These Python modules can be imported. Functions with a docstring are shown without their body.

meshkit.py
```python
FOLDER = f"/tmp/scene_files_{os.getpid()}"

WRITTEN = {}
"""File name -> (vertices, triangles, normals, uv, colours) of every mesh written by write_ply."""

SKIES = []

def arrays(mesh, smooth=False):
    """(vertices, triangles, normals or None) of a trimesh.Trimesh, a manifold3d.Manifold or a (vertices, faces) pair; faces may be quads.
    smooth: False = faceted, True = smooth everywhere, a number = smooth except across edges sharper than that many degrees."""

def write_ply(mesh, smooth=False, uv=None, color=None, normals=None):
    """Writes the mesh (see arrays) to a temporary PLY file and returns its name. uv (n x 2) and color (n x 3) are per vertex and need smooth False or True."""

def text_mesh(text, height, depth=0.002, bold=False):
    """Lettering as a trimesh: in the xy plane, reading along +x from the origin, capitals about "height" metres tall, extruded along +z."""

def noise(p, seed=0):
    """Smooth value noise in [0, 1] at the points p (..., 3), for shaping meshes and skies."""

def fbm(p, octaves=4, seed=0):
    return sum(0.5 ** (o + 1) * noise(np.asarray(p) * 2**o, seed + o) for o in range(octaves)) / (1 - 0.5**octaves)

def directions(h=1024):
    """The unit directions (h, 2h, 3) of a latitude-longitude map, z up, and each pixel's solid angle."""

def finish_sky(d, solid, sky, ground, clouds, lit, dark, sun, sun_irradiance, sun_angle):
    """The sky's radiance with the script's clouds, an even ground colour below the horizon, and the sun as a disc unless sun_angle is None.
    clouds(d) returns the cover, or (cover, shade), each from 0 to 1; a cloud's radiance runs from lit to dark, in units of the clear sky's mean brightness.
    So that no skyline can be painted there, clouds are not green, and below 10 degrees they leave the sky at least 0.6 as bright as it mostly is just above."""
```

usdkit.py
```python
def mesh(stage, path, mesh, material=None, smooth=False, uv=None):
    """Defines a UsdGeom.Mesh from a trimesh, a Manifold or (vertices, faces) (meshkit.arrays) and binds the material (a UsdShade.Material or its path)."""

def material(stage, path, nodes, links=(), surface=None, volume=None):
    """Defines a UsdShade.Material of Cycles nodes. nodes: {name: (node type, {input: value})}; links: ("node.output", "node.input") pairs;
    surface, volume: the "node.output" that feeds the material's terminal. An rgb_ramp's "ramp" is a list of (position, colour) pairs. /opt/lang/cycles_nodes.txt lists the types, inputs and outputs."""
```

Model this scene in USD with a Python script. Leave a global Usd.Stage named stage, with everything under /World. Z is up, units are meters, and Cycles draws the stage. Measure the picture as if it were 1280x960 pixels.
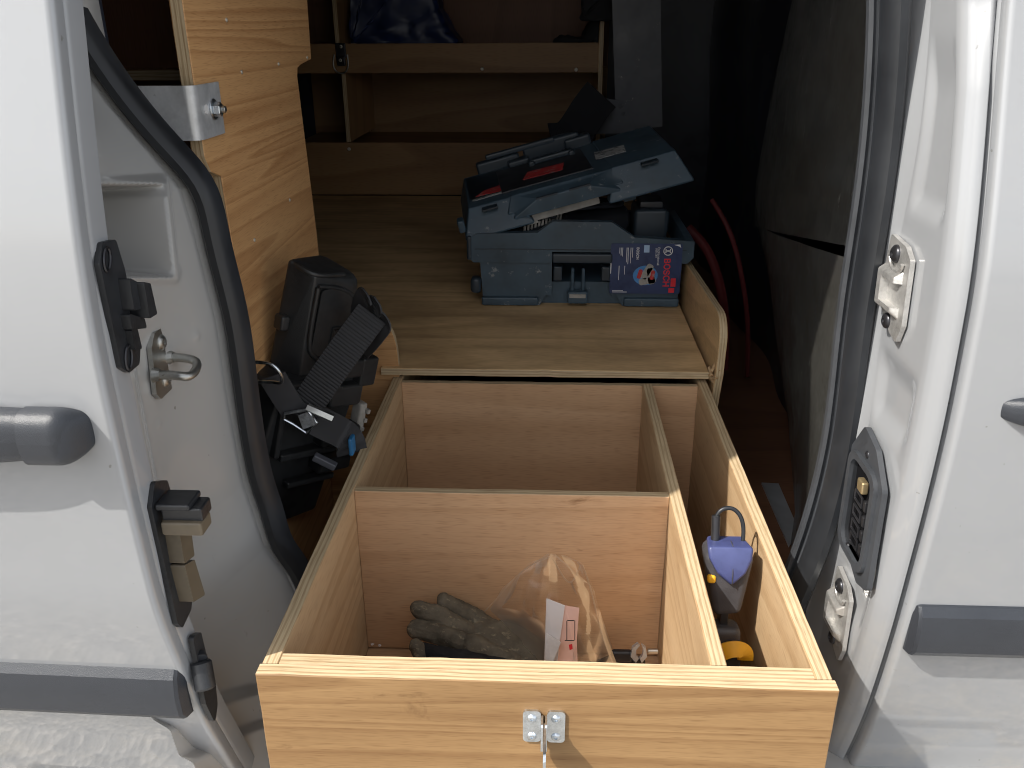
import math, random
import numpy as np, trimesh, usdkit, meshkit
import manifold3d as m3
from shapely.geometry import Polygon, Point, box as sbox
from shapely import affinity
from pxr import Usd, UsdGeom, UsdLux, UsdShade, Gf, Sdf

stage = Usd.Stage.CreateInMemory()
UsdGeom.SetStageUpAxis(stage, UsdGeom.Tokens.z); UsdGeom.SetStageMetersPerUnit(stage, 1.0)
UsdGeom.Xform.Define(stage, '/World'); UsdGeom.Scope.Define(stage, '/World/Looks')
rng = np.random.default_rng(7); random.seed(7)

# ------------------------------------------------------------------ camera, sky, sun
FPX, PITCH, YAW, ROLL = 1063.158, 0.4008, -0.049, -0.0056
CAM = np.array([0.00322575, 0.0, 0.56454139])          # drawer rim is z = 0
EXPOSURE = 1.02
SUN = 0.9; SKY = 0.125
TOSUN = np.array([-1.0, -0.64, 1.39]); TOSUN /= np.linalg.norm(TOSUN)

Fv = np.array([math.sin(YAW)*math.cos(PITCH), math.cos(YAW)*math.cos(PITCH), -math.sin(PITCH)])
Rv = np.array([math.cos(YAW), -math.sin(YAW), 0.0]); Uv = np.cross(Rv, Fv)
R2 = math.cos(ROLL)*Rv + math.sin(ROLL)*Uv; U2 = -math.sin(ROLL)*Rv + math.cos(ROLL)*Uv
cam = UsdGeom.Camera.Define(stage, '/World/camera')
cam.CreateHorizontalApertureAttr(36.0); cam.CreateVerticalApertureAttr(27.0)
cam.CreateFocalLengthAttr(FPX/1280*36.0); cam.CreateClippingRangeAttr(Gf.Vec2f(0.01, 500))
cam.CreateExposureAttr(EXPOSURE)
cam.AddTransformOp().Set(Gf.Matrix4d(*R2, 0, *U2, 0, *(-Fv), 0, *CAM, 1))

el, rot = math.asin(TOSUN[2]), math.atan2(TOSUN[0], TOSUN[1])
skym = usdkit.material(stage, '/World/Looks/sky_look', {
    't': ('texture_coordinate', {}), 's': ('sky_texture', {'sky_type': 'single_scattering', 'sun_disc': False, 'sun_elevation': el, 'sun_rotation': rot, 'aerosol_density': 2.0}),
    'cloud': ('hsv', {'saturation': .10, 'value': 1.2}), 'haze': ('hsv', {'saturation': .45, 'value': 1.1}),
    'm': ('mapping', {'scale': (2.2, 2.2, 5.)}), 'n': ('noise_texture', {'scale': 1.3, 'detail': 8., 'roughness': .6}),
    'r': ('rgb_ramp', {'ramp': [(.36, (0, 0, 0)), (.58, (1, 1, 1))]}), 'x': ('mix_color', {}),
    'b': ('background_shader', {'strength': SKY})},
    [('s.color', 'cloud.color'), ('s.color', 'haze.color'), ('t.generated', 'm.vector'), ('m.vector', 'n.vector'), ('n.fac', 'r.fac'), ('r.color', 'x.fac'),
     ('haze.color', 'x.a'), ('cloud.color', 'x.b'), ('x.result', 'b.color')], surface='b.background')
dome = UsdLux.DomeLight.Define(stage, '/World/sky')
dome.GetPrim().SetCustomDataByKey('kind', 'structure')
UsdShade.MaterialBindingAPI.Apply(dome.GetPrim()).Bind(skym)
sun = UsdLux.DistantLight.Define(stage, '/World/sun')
sun.CreateIntensityAttr(SUN); sun.CreateAngleAttr(0.53); sun.CreateColorAttr(Gf.Vec3f(1.0, 0.955, 0.88))
sun.GetPrim().CreateAttribute('inputs:normalize', Sdf.ValueTypeNames.Bool).Set(True)
zz = TOSUN; xx = np.cross([0, 0, 1.0], zz); xx /= np.linalg.norm(xx); yy = np.cross(zz, xx)
sun.AddTransformOp().Set(Gf.Matrix4d(*xx, 0, *yy, 0, *zz, 0, *(TOSUN*20), 1))

def at(x, y, X=None, Y=None, Z=None):
    """the point of the plane X / Y / Z = const that is seen at a pixel of the 1280 x 960 photograph"""
    d = Fv*FPX + R2*(x-640) - U2*(y-480)
    k, v = (0, X) if X is not None else (1, Y) if Y is not None else (2, Z)
    return CAM + d*(v-CAM[k])/d[k]

def pix(P):
    d = np.asarray(P, float)-CAM; k = d@Fv
    return 640+FPX*(d@R2)/k, 480-FPX*(d@U2)/k

# ------------------------------------------------------------------ scene tree
used = {}
def free(parent, name):
    n = used.get((parent, name), 0); used[(parent, name)] = n+1
    return f'{parent}/{name}' if n == 0 else f'{parent}/{name}_{n:03d}'
def keys(prim, label=None, cat=None, group=None, kind=None):
    for k, v in (('label', label), ('category', cat), ('group', group), ('kind', kind)):
        if v: prim.SetCustomDataByKey(k, v)
def thing(name, label, cat, group=None, loc=(0, 0, 0)):
    x = UsdGeom.Xform.Define(stage, free('/World', name))
    if any(loc): x.AddTranslateOp().Set(Gf.Vec3d(*map(float, loc)))
    keys(x.GetPrim(), label, cat, group)
    return str(x.GetPath())
def part(parent, name, mesh, mat, smooth=False, label=None):
    if name in SPLIT:
        mesh = mesh.copy(); mesh.merge_vertices(); bits = mesh.split(only_watertight=False)
        if len(bits) > 1:
            paths = [put(parent, name, b, mat, smooth, label) for b in bits]; return paths[0]
    return put(parent, name, mesh, mat, smooth, label)
SPLIT = {'lid_rear_rail', 'torn_red_sticker', 'torn_pale_sticker', 'side_clip', 'lid_catch', 'foot_rail', 'scuff', 'lid_recess', 'lid_dark_top', 'lid_handle', 'grip_bar', 'clip_teeth', 'red_mark', 'picture_red', 'picture', 'sill', 'step', 'hasp', 'hasp_fold', 'ledge', 'carry_grip', 'panel_rib', 'lid_front_apron', 'guide_block', 'fold', 'pivot_body', 'moving_jaw', 'front_latch', 'catch_recess', 'striker_loop', 'door_track'}
def put(parent, name, mesh, mat, smooth=False, label=None):
    p = usdkit.mesh(stage, free(parent, name), mesh, M[mat] if isinstance(mat, str) else mat, smooth=smooth)
    p.CreateDoubleSidedAttr(True)
    if label: keys(p.GetPrim(), label)
    return str(p.GetPath())

# ------------------------------------------------------------------ materials
M = {}
def mat(name, nodes, links, surface='p.BSDF'):
    M[name] = usdkit.material(stage, '/World/Looks/'+name, nodes, links, surface=surface)
def plain(name, col, rough=.5, metal=0., var=.12, scale=14, bump=0., bscale=400, coat=0., spec=.5, rvar=.1, wear=None):
    """one colour with uneven tone, uneven gloss, fine relief, optional pale rubbed patches"""
    n = {'t': ('texture_coordinate', {}), 'n': ('noise_texture', {'scale': scale, 'detail': 6., 'roughness': .62}),
         'r': ('rgb_ramp', {'ramp': [(0.3, [c*(1-var) for c in col]), (.7, [min(1, c*(1+var)) for c in col])]}),
         'rr': ('map_range', {'from_min': .3, 'from_max': .7, 'to_min': max(.02, rough-rvar), 'to_max': rough+rvar}),
         'p': ('principled_bsdf', {'metallic': metal, 'coat_weight': coat, 'specular_ior_level': spec})}
    l = [('t.object', 'n.vector'), ('n.fac', 'r.fac'), ('n.fac', 'rr.value'), ('rr.result', 'p.roughness')]
    src = 'r.color'
    if wear:
        n['wm'] = ('mapping', {'scale': (1., 2.3, 1.)})
        n['wn'] = ('noise_texture', {'scale': wear[1], 'detail': 8., 'roughness': .72})
        n['wr'] = ('rgb_ramp', {'ramp': [(wear[2], (0, 0, 0)), (wear[2]+.07, (1, 1, 1))]})
        n['wx'] = ('mix_color', {'b': wear[0]})
        l += [('t.object', 'wm.vector'), ('wm.vector', 'wn.vector'), ('wn.fac', 'wr.fac'), ('wr.color', 'wx.fac'), (src, 'wx.a')]
        src = 'wx.result'
    l.append((src, 'p.base_color'))
    if bump:
        n['bn'] = ('noise_texture', {'scale': bscale, 'detail': 3.}); n['b'] = ('bump', {'strength': bump, 'distance': .001})
        l += [('t.object', 'bn.vector'), ('bn.fac', 'b.height'), ('b.normal', 'p.normal')]
    mat(name, n, l)

def ply(name, light, dark, t=.0156, rings=26., contrast=.55, ringscale=(.9, 5.5), rough=.5, dirt=0., edge=((.49, .385, .245), (.36, .26, .15)), tilt=0., seed=0.):
    """plywood: flat-sawn veneer on the faces (object z is the board's thickness), glued layers on the edges"""
    e1, e2 = edge
    n = {'t': ('texture_coordinate', {}), 'so': ('separate_xyz', {}), 'sn': ('separate_xyz', {}),
         'na': ('math', {'math_type': 'absolute'}), 'isf': ('math', {'math_type': 'greater_than', 'value2': .6}),
         'mr': ('mapping', {'scale': (ringscale[0], ringscale[1], 0.), 'rotation': (0, 0, tilt), 'location': (seed, seed*1.7, seed)}),
         'nr': ('noise_texture', {'scale': 1.0, 'detail': 1.6, 'roughness': .45, 'distortion': .25}),
         'rm': ('math', {'math_type': 'multiply', 'value2': rings}), 'rs': ('math', {'math_type': 'fraction'}),
         'rp': ('rgb_ramp', {'ramp': [(0, (.15,)*3), (.55, (.5,)*3), (.86, (1,)*3), (.97, (.6,)*3), (1, (.15,)*3)]}),
         'mf': ('mapping', {'scale': (7., 330., 1.), 'rotation': (0, 0, tilt)}), 'nf': ('noise_texture', {'scale': 1., 'detail': 3., 'roughness': .6}),
         'mp': ('mapping', {'scale': (38., 1100., 1.), 'rotation': (0, 0, tilt)}), 'np': ('noise_texture', {'scale': 1., 'detail': 1.}),
         'pr': ('rgb_ramp', {'ramp': [(.56, (1, 1, 1)), (.70, (.66, .60, .55))]}),
         'mb': ('mapping', {'scale': (1.6, 5., 1.)}), 'nb': ('noise_texture', {'scale': 1.3, 'detail': 3.}),
         'a1': ('mix_float', {'fac': .42}), 'a2': ('mix_float', {'fac': .33}),
         'cl': ('rgb_ramp', {'ramp': [(.5-contrast*.5, light), (.5+contrast*.5, dark)]}),
         'cp': ('mix_color', {'blend_type': 'multiply', 'fac': .75}),
         # edge
         'ew': ('math', {'math_type': 'multiply_add', 'value2': 1./t, 'value3': .5}),
         'me': ('mapping', {'scale': (26., 26., 900.)}), 'ne': ('noise_texture', {'scale': 1., 'detail': 3., 'roughness': .65}),
         'me2': ('mapping', {'scale': (9., 9., 60.)}), 'ne2': ('noise_texture', {'scale': 1., 'detail': 3.}),
         'ej': ('math', {'math_type': 'multiply_add', 'value2': .26, 'value3': -.13}), 'ea': ('math', {'math_type': 'add'}),
         'er': ('rgb_ramp', {'ramp': [(0, dark), (.05, dark), (.075, e1), (.25, e1), (.27, e2), (.38, e2), (.41, e1), (.60, e1), (.63, e2), (.73, e2), (.75, e1), (.92, e1), (.95, dark), (1, dark)]}),
         'es': ('rgb_ramp', {'ramp': [(.28, (.42, .35, .28)), (.40, (.82, .78, .72)), (.55, (1, 1, 1)), (.75, (1.0, .96, .88))]}),
         'em': ('mix_color', {'blend_type': 'multiply', 'fac': .85}),
         'x': ('mix_color', {}),
         'b': ('bump', {'strength': .35, 'distance': .0006}),
         'p': ('principled_bsdf', {'roughness': rough, 'specular_ior_level': .32})}
    l = [('t.object', 'so.vector'), ('t.normal', 'sn.vector'), ('sn.z', 'na.value1'), ('na.value', 'isf.value1'),
         ('t.object', 'mr.vector'), ('mr.vector', 'nr.vector'), ('nr.fac', 'rm.value1'), ('rm.value', 'rs.value1'), ('rs.value', 'rp.fac'),
         ('t.object', 'mf.vector'), ('mf.vector', 'nf.vector'), ('t.object', 'mp.vector'), ('mp.vector', 'np.vector'), ('np.fac', 'pr.fac'),
         ('t.object', 'mb.vector'), ('mb.vector', 'nb.vector'),
         ('rp.color', 'a1.a'), ('nf.fac', 'a1.b'), ('a1.result', 'a2.a'), ('nb.fac', 'a2.b'), ('a2.result', 'cl.fac'),
         ('cl.color', 'cp.a'), ('pr.color', 'cp.b'),
         ('so.z', 'ew.value1'), ('t.object', 'me.vector'), ('me.vector', 'ne.vector'), ('t.object', 'me2.vector'), ('me2.vector', 'ne2.vector'),
         ('ne2.fac', 'ej.value1'), ('ew.value', 'ea.value1'), ('ej.value', 'ea.value2'), ('ea.value', 'er.fac'), ('ne.fac', 'es.fac'), ('er.color', 'em.a'), ('es.color', 'em.b'),
         ('isf.value', 'x.fac'), ('em.result', 'x.a'), ('nf.fac', 'b.height'), ('b.normal', 'p.normal')]
    face = 'cp.result'
    if dirt:
        n['md'] = ('mapping', {'scale': (3., 7., 1.)}); n['nd'] = ('noise_texture', {'scale': 1.2, 'detail': 8., 'roughness': .7})
        n['dr'] = ('rgb_ramp', {'ramp': [(.42, (1, 1, 1)), (.75, (.45, .42, .40))]})
        n['mk'] = ('mapping', {'scale': (4.5, 13., 1.)}); n['nk'] = ('noise_texture', {'scale': 1.7, 'detail': 6., 'roughness': .68, 'distortion': .6}); n['kr'] = ('rgb_ramp', {'ramp': [(.66, (1, 1, 1)), (.76, (.42, .34, .27))]})
        n['dx'] = ('mix_color', {'blend_type': 'multiply', 'fac': dirt}); n['kx'] = ('mix_color', {'blend_type': 'multiply', 'fac': .8})
        l += [('t.object', 'md.vector'), ('md.vector', 'nd.vector'), ('nd.fac', 'dr.fac'), ('t.object', 'mk.vector'), ('mk.vector', 'nk.vector'), ('nk.fac', 'kr.fac'),
              (face, 'dx.a'), ('dr.color', 'dx.b'), ('dx.result', 'kx.a'), ('kr.color', 'kx.b')]
        face = 'kx.result'
    l += [(face, 'x.b'), ('x.result', 'p.base_color')]
    mat(name, n, l)

ply('ply_front', (.285, .175, .079), (.175, .094, .038), rings=13, ringscale=(.40, 9.), contrast=.62, tilt=.03, dirt=.3)
ply('ply_drawer', (.46, .32, .185), (.35, .22, .115), rings=8, ringscale=(.35, 6.), contrast=.75, dirt=.3)
ply('ply_side', (.53, .38, .225), (.35, .22, .11), rings=16, ringscale=(.3, 6.), contrast=.7, dirt=.3)
ply('ply_inner', (.62, .40, .235), (.46, .275, .145), rings=8, ringscale=(.45, 6.), contrast=.8, dirt=.3)
ply('ply_panel', (.60, .36, .165), (.32, .155, .06), rings=15, ringscale=(.42, 13.), contrast=.66, tilt=-.24)
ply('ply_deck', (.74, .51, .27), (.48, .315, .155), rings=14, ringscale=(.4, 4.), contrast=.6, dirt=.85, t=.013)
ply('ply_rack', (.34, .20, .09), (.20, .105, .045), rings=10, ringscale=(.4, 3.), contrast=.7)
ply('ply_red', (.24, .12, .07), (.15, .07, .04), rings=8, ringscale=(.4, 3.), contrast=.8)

def paint(name, col, dirt=.0):
    mat(name, {
        'g': ('geometry', {}), 'n': ('noise_texture', {'scale': 3., 'detail': 5., 'roughness': .6}),
        'r': ('rgb_ramp', {'ramp': [(.3, [c*.955 for c in col]), (.7, col)]}),
        's': ('noise_texture', {'scale': 95., 'detail': 2., 'roughness': .4}), 'sr': ('rgb_ramp', {'ramp': [(.765, (1, 1, 1)), (.80, (.45, .42, .38))]}),
        'x': ('mix_color', {'blend_type': 'multiply', 'fac': .75}),
        'ds': ('separate_xyz', {}), 'dz': ('map_range', {'from_min': .1, 'from_max': -.35, 'to_min': 0., 'to_max': 1., 'clamp': True}),
        'dn': ('noise_texture', {'scale': 11., 'detail': 8., 'roughness': .75}), 'dr': ('rgb_ramp', {'ramp': [(.46, (0, 0, 0)), (.66, (1, 1, 1))]}),
        'dm': ('math', {'math_type': 'multiply'}), 'dk': ('math', {'math_type': 'multiply', 'value2': dirt}), 'dx': ('mix_color', {'b': (.36, .33, .28)}),
        'un': ('noise_texture', {'scale': 16., 'detail': 5., 'roughness': .8, 'distortion': 2.2}), 'ur': ('rgb_ramp', {'ramp': [(.63, (0, 0, 0)), (.68, (1, 1, 1))]}),
        'um': ('math', {'math_type': 'multiply'}), 'uk': ('math', {'math_type': 'multiply', 'value2': min(1., dirt)}), 'ux': ('mix_color', {'b': (.17, .15, .125)}),
        'bn': ('noise_texture', {'scale': 2.2, 'detail': 2.}), 'b': ('bump', {'strength': .06, 'distance': .01}),
        'p': ('principled_bsdf', {'roughness': .42, 'coat_weight': 1., 'coat_roughness': .03, 'coat_ior': 1.5, 'specular_ior_level': .3})},
        [('g.position', 'n.vector'), ('n.fac', 'r.fac'), ('g.position', 's.vector'), ('s.fac', 'sr.fac'), ('r.color', 'x.a'), ('sr.color', 'x.b'),
         ('g.position', 'ds.vector'), ('ds.z', 'dz.value'), ('g.position', 'dn.vector'), ('dn.fac', 'dr.fac'), ('dr.color', 'dm.value1'), ('dz.result', 'dm.value2'),
         ('dm.value', 'dk.value1'), ('dk.value', 'dx.fac'), ('x.result', 'dx.a'), ('g.position', 'un.vector'), ('un.fac', 'ur.fac'), ('ur.color', 'um.value1'), ('dz.result', 'um.value2'), ('um.value', 'uk.value1'), ('uk.value', 'ux.fac'), ('dx.result', 'ux.a'), ('ux.result', 'p.base_color'),
         ('g.position', 'bn.vector'), ('bn.fac', 'b.height'), ('b.normal', 'p.coat_normal')])
paint('white_paint', (.24, .247, .257), .5)
paint('white_inner', (.35, .348, .34), .9)
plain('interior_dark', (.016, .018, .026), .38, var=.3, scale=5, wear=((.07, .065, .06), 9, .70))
plain('lining', (.040, .039, .035), .25, var=.25, scale=4, bump=.25, bscale=60, wear=((.24, .24, .22), 26, .64))
plain('rubber', (.012, .0135, .016), .42, var=.2, scale=20, rvar=.08)
plain('rubber_grey', (.034, .037, .042), .5, var=.2, scale=20, rvar=.08)
plain('trim_plastic', (.021, .024, .030), .36, var=.12, scale=8, bump=.35, bscale=1500, rvar=.05)
plain('black_plastic', (.012, .013, .015), .36, var=.25, scale=20, bump=.3, bscale=1200, wear=((.05, .05, .05), 30, .68))
plain('brown_plastic', (.085, .068, .045), .55, var=.2, scale=60)
plain('case_black', (.014, .0145, .015), .36, var=.25, scale=15, bump=.35, bscale=900, wear=((.075, .07, .065), 22, .70))
plain('cavity', (.006, .006, .007), .95, spec=.05)
plain('webbing', (.020, .020, .022), .75, var=.25, scale=90)
plain('zinc', (.62, .66, .70), .28, metal=1., var=.12, scale=60, rvar=.08)
plain('dull_steel', (.42, .42, .40), .36, metal=1., var=.2, scale=30, rvar=.1, wear=((.16, .13, .09), 40, .66))
plain('cast_metal', (.50, .49, .47), .36, metal=.75, var=.15, scale=40, rvar=.1, bump=.3, bscale=500)
plain('galvanised', (.50, .51, .52), .34, metal=.55, var=.16, scale=18, rvar=.1, wear=((.25, .25, .25), 60, .68))
plain('dark_screw', (.05, .05, .055), .35, metal=.8, var=.2)
plain('tool_blue', (.036, .062, .084), .45, var=.3, scale=14, bump=.25, bscale=900, wear=((.19, .20, .205), 34, .61))
plain('tool_blue_dark', (.020, .029, .038), .45, var=.22, scale=14, wear=((.08, .08, .08), 26, .68))
plain('tool_grey', (.30, .28, .25), .5, var=.3, scale=30)
plain('tool_dark', (.010, .011, .014), .4, var=.3, scale=20)
plain('red_plastic', (.42, .022, .02), .4, var=.25, scale=40)
plain('red_rubber', (.085, .006, .006), .7, var=.25, scale=10)
plain('sticker_navy', (.018, .034, .10), .38, var=.25, scale=20, wear=((.30, .32, .36), 40, .72))
plain('sticker_blue', (.05, .20, .45), .4, var=.3, scale=30)
plain('sticker_pale', (.30, .42, .58), .4, var=.1)
plain('sticker_white', (.62, .62, .62), .45, var=.15, scale=60)
plain('sticker_red', (.62, .02, .035), .42, var=.1)
plain('old_sticker_red', (.40, .025, .025), .5, var=.3, scale=30, wear=((.30, .28, .25), 45, .56))
plain('old_sticker_grey', (.33, .33, .32), .55, var=.3, scale=30, wear=((.06, .07, .08), 40, .52))
plain('glove_grey', (.105, .090, .066), .85, var=.45, scale=30, bump=.8, bscale=420, spec=.2, wear=((.21, .18, .125), 70, .56))
plain('glove_black', (.018, .018, .019), .85, var=.3, scale=60, bump=.6, bscale=900, spec=.2)
plain('paper', (.74, .70, .68), .7, var=.06, scale=20)
plain('card_pink', (.66, .45, .40), .7, var=.08, scale=20)
plain('clamp_blue', (.045, .055, .145), .42, var=.14, scale=40, bump=.2, bscale=700, wear=((.38, .36, .36), 45, .70))
plain('clamp_grey', (.045, .043, .047), .5, var=.2, scale=40, bump=.3, bscale=700)
plain('clamp_yellow', (.75, .38, .02), .42, var=.1, scale=40)
plain('bag_blue', (.008, .018, .07), .42, var=.3, scale=8)
plain('cloth_dark', (.016, .016, .019), .85, var=.3, scale=60, bump=.6, bscale=700)
plain('van_grey', (.07, .073, .085), .45, var=.25, scale=12, wear=((.33, .31, .28), 30, .64))
plain('strip_metal', (.55, .57, .60), .45, metal=.6, var=.15, scale=15)
plain('sill_grey', (.30, .31, .32), .5, var=.25, scale=14, wear=((.55, .55, .55), 30, .66))
plain('blue_clip', (.02, .12, .26), .4)
plain('brass', (.42, .33, .19), .5, metal=1.)
plain('screw_pale', (.62, .58, .50), .4, metal=.7)
mat('asphalt', {'g': ('geometry', {}), 'v': ('voronoi_texture', {'scale': 70., 'randomness': 1.}), 'n': ('noise_texture', {'scale': 2.0, 'detail': 8., 'roughness': .7}),
                'c': ('rgb_ramp', {'ramp': [(0, (.14, .135, .125)), (.4, (.22, .21, .195)), (.75, (.29, .275, .25)), (1, (.38, .355, .325))]}), 'sc': ('separate_xyz', {}),
                'r': ('rgb_ramp', {'ramp': [(.35, (.75, .75, .75)), (.65, (1.15, 1.13, 1.1))]}), 'x': ('mix_color', {'blend_type': 'multiply', 'fac': .8}),
                'b': ('bump', {'strength': .8, 'distance': .008}), 'p': ('principled_bsdf', {'roughness': .85})},
    [('g.position', 'v.vector'), ('g.position', 'n.vector'), ('v.color', 'sc.vector'), ('sc.x', 'c.fac'), ('n.fac', 'r.fac'), ('c.color', 'x.a'), ('r.color', 'x.b'), ('x.result', 'p.base_color'),
     ('v.distance', 'b.height'), ('b.normal', 'p.normal')])
mat('film', {'f': ('fresnel', {'IOR': 1.48}), 'fm': ('math', {'math_type': 'multiply_add', 'value2': .4, 'value3': .008}), 't0': ('transparent_bsdf', {'color': (.97, .965, .96)}), 'd': ('translucent_bsdf', {'color': (.8, .8, .8)}), 't': ('mix_closure', {'fac': .045}),
             'g': ('glossy_bsdf', {'color': (.95, .95, .95), 'roughness': .32}), 'x': ('mix_closure', {})},
    [('f.fac', 'fm.value1'), ('fm.value', 'x.fac'), ('t0.BSDF', 't.closure1'), ('d.BSDF', 't.closure2'), ('t.closure', 'x.closure1'), ('g.BSDF', 'x.closure2')], surface='x.closure')

# ------------------------------------------------------------------ mesh helpers
cat = trimesh.util.concatenate
def unit(v): v = np.asarray(v, float); return v/np.linalg.norm(v)
def grid(P, flip=False):
    """P (rows, cols, 3) -> mesh of quads"""
    P = np.asarray(P, float); a, b = P.shape[:2]
    i = np.arange(a*b).reshape(a, b)
    q = np.stack([i[:-1, :-1], i[:-1, 1:], i[1:, 1:], i[1:, :-1]], -1).reshape(-1, 4)
    if flip: q = q[:, ::-1]
    return trimesh.Trimesh(P.reshape(-1, 3), np.vstack([q[:, [0, 1, 2]], q[:, [0, 2, 3]]]), process=False)
def frame(u, v, o=(0, 0, 0)):
    u = unit(u); w = unit(np.cross(u, v)); v = np.cross(w, u)
    T = np.eye(4); T[:3, 0], T[:3, 1], T[:3, 2], T[:3, 3] = u, v, w, o
    return T
def moved(m, T): m = m.copy(); m.apply_transform(T); return m
def man(m):
    x = m.to_mesh(); return trimesh.Trimesh(np.array(x.vert_properties[:, :3]), np.array(x.tri_verts), process=False)
def rbox_m(sx, sy, sz, r=.003, seg=12):
    r = min(r, sx*.49, sy*.49, sz*.49); s = m3.Manifold.sphere(r, seg)
    return m3.Manifold.batch_hull([s.translate((a*(sx/2-r), b*(sy/2-r), c*(sz/2-r))) for a in (-1, 1) for b in (-1, 1) for c in (-1, 1)])
def rbox(c, s, r=.003, T=None, seg=12):
    m = man(rbox_m(*s, r, seg)); m.apply_translation(c)
    return m if T is None else moved(m, T)
def cyl(p, q, r, n=16, r2=None, bev=0.):
    p, q = np.asarray(p, float), np.asarray(q, float); d = q-p; L = np.linalg.norm(d)
    r2 = r if r2 is None else r2
    prof = [(0, 0), (r-bev, 0), (r, bev), (r2, L-bev), (r2-bev, L), (0, L)] if bev else [(0, 0), (r, 0), (r2, L), (0, L)]
    m = trimesh.creation.revolve(np.array(prof), sections=n)
    m.apply_transform(trimesh.geometry.align_vectors([0, 0, 1], d/L)); m.apply_translation(p)
    return m
def spline(pts, n=40, closed=False):
    from scipy.interpolate import CubicSpline
    p = np.asarray(pts, float)
    if closed: p = np.vstack([p, p[:1]])
    t = np.r_[0, np.cumsum(np.linalg.norm(np.diff(p, axis=0), axis=1)**.6)]
    return CubicSpline(t, p, bc_type='periodic' if closed else 'natural')(np.linspace(0, t[-1], n))
def sweep(path, sec, up=(0, 0, 1), scale=None, caps=True):
    """section points (a along side, b along up) carried along the path; up is a fixed hint or one per point"""
    path = np.asarray(path, float); sec = np.asarray(sec, float); n = len(path)
    t = np.gradient(path, axis=0); t /= np.linalg.norm(t, axis=1, keepdims=True)
    up = np.broadcast_to(np.asarray(up, float), path.shape)
    side = np.cross(t, up); side /= np.linalg.norm(side, axis=1, keepdims=True); u = np.cross(side, t)
    s = np.ones(n) if scale is None else np.asarray(scale)
    P = path[:, None]+s[:, None, None]*(side[:, None]*sec[None, :, :1]+u[:, None]*sec[None, :, 1:])
    P = np.concatenate([P, P[:, :1]], 1)
    m = grid(P)
    if caps:
        k = len(sec)
        for j, fl in ((0, 0), (n-1, 1)):
            c = P[j, :k]; v = np.vstack([c, c.mean(0)]); f = np.array([[i, (i+1) % k, k] for i in range(k)])
            m = cat([m, trimesh.Trimesh(v, f[:, ::-1] if fl else f, process=False)])
    return m
def circ(r, n=10, ry=None): a = np.linspace(0, 2*np.pi, n, endpoint=False); return np.c_[r*np.cos(a), (ry or r)*np.sin(a)]
def tube(pts, r, n=10, up=(0, 0, 1), smooth=0, scale=None, closed=False):
    p = spline(pts, smooth, closed) if smooth else np.asarray(pts, float)
    return sweep(p, circ(r, n), up, scale)
def extr(poly, d, T=None, bev=0.):
    """polygon in xy raised by d along z, both rims chamfered"""
    if not isinstance(poly, Polygon): poly = Polygon(poly)
    if bev:
        cs = lambda p: m3.CrossSection([np.array(r.coords)[:-1] for r in [p.exterior, *p.interiors]], m3.FillRule.EvenOdd)
        m = man(m3.Manifold.batch_boolean([m3.Manifold.batch_hull([cs(t_).extrude(d-2*bev).translate((0, 0, bev)), cs(t_.buffer(-bev, join_style=2)).extrude(d)]) for t_ in convex(poly)], m3.OpType.Add)) if len(poly.interiors) == 0 else man(cs(poly).extrude(d))
    else:
        m = trimesh.creation.extrude_polygon(poly, d, engine='earcut')
    return m if T is None else moved(m, T)
def convex(poly):
    return [poly] if poly.convex_hull.area < poly.area*1.0005 else [Polygon(t) for t in _tris(poly)]
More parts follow.
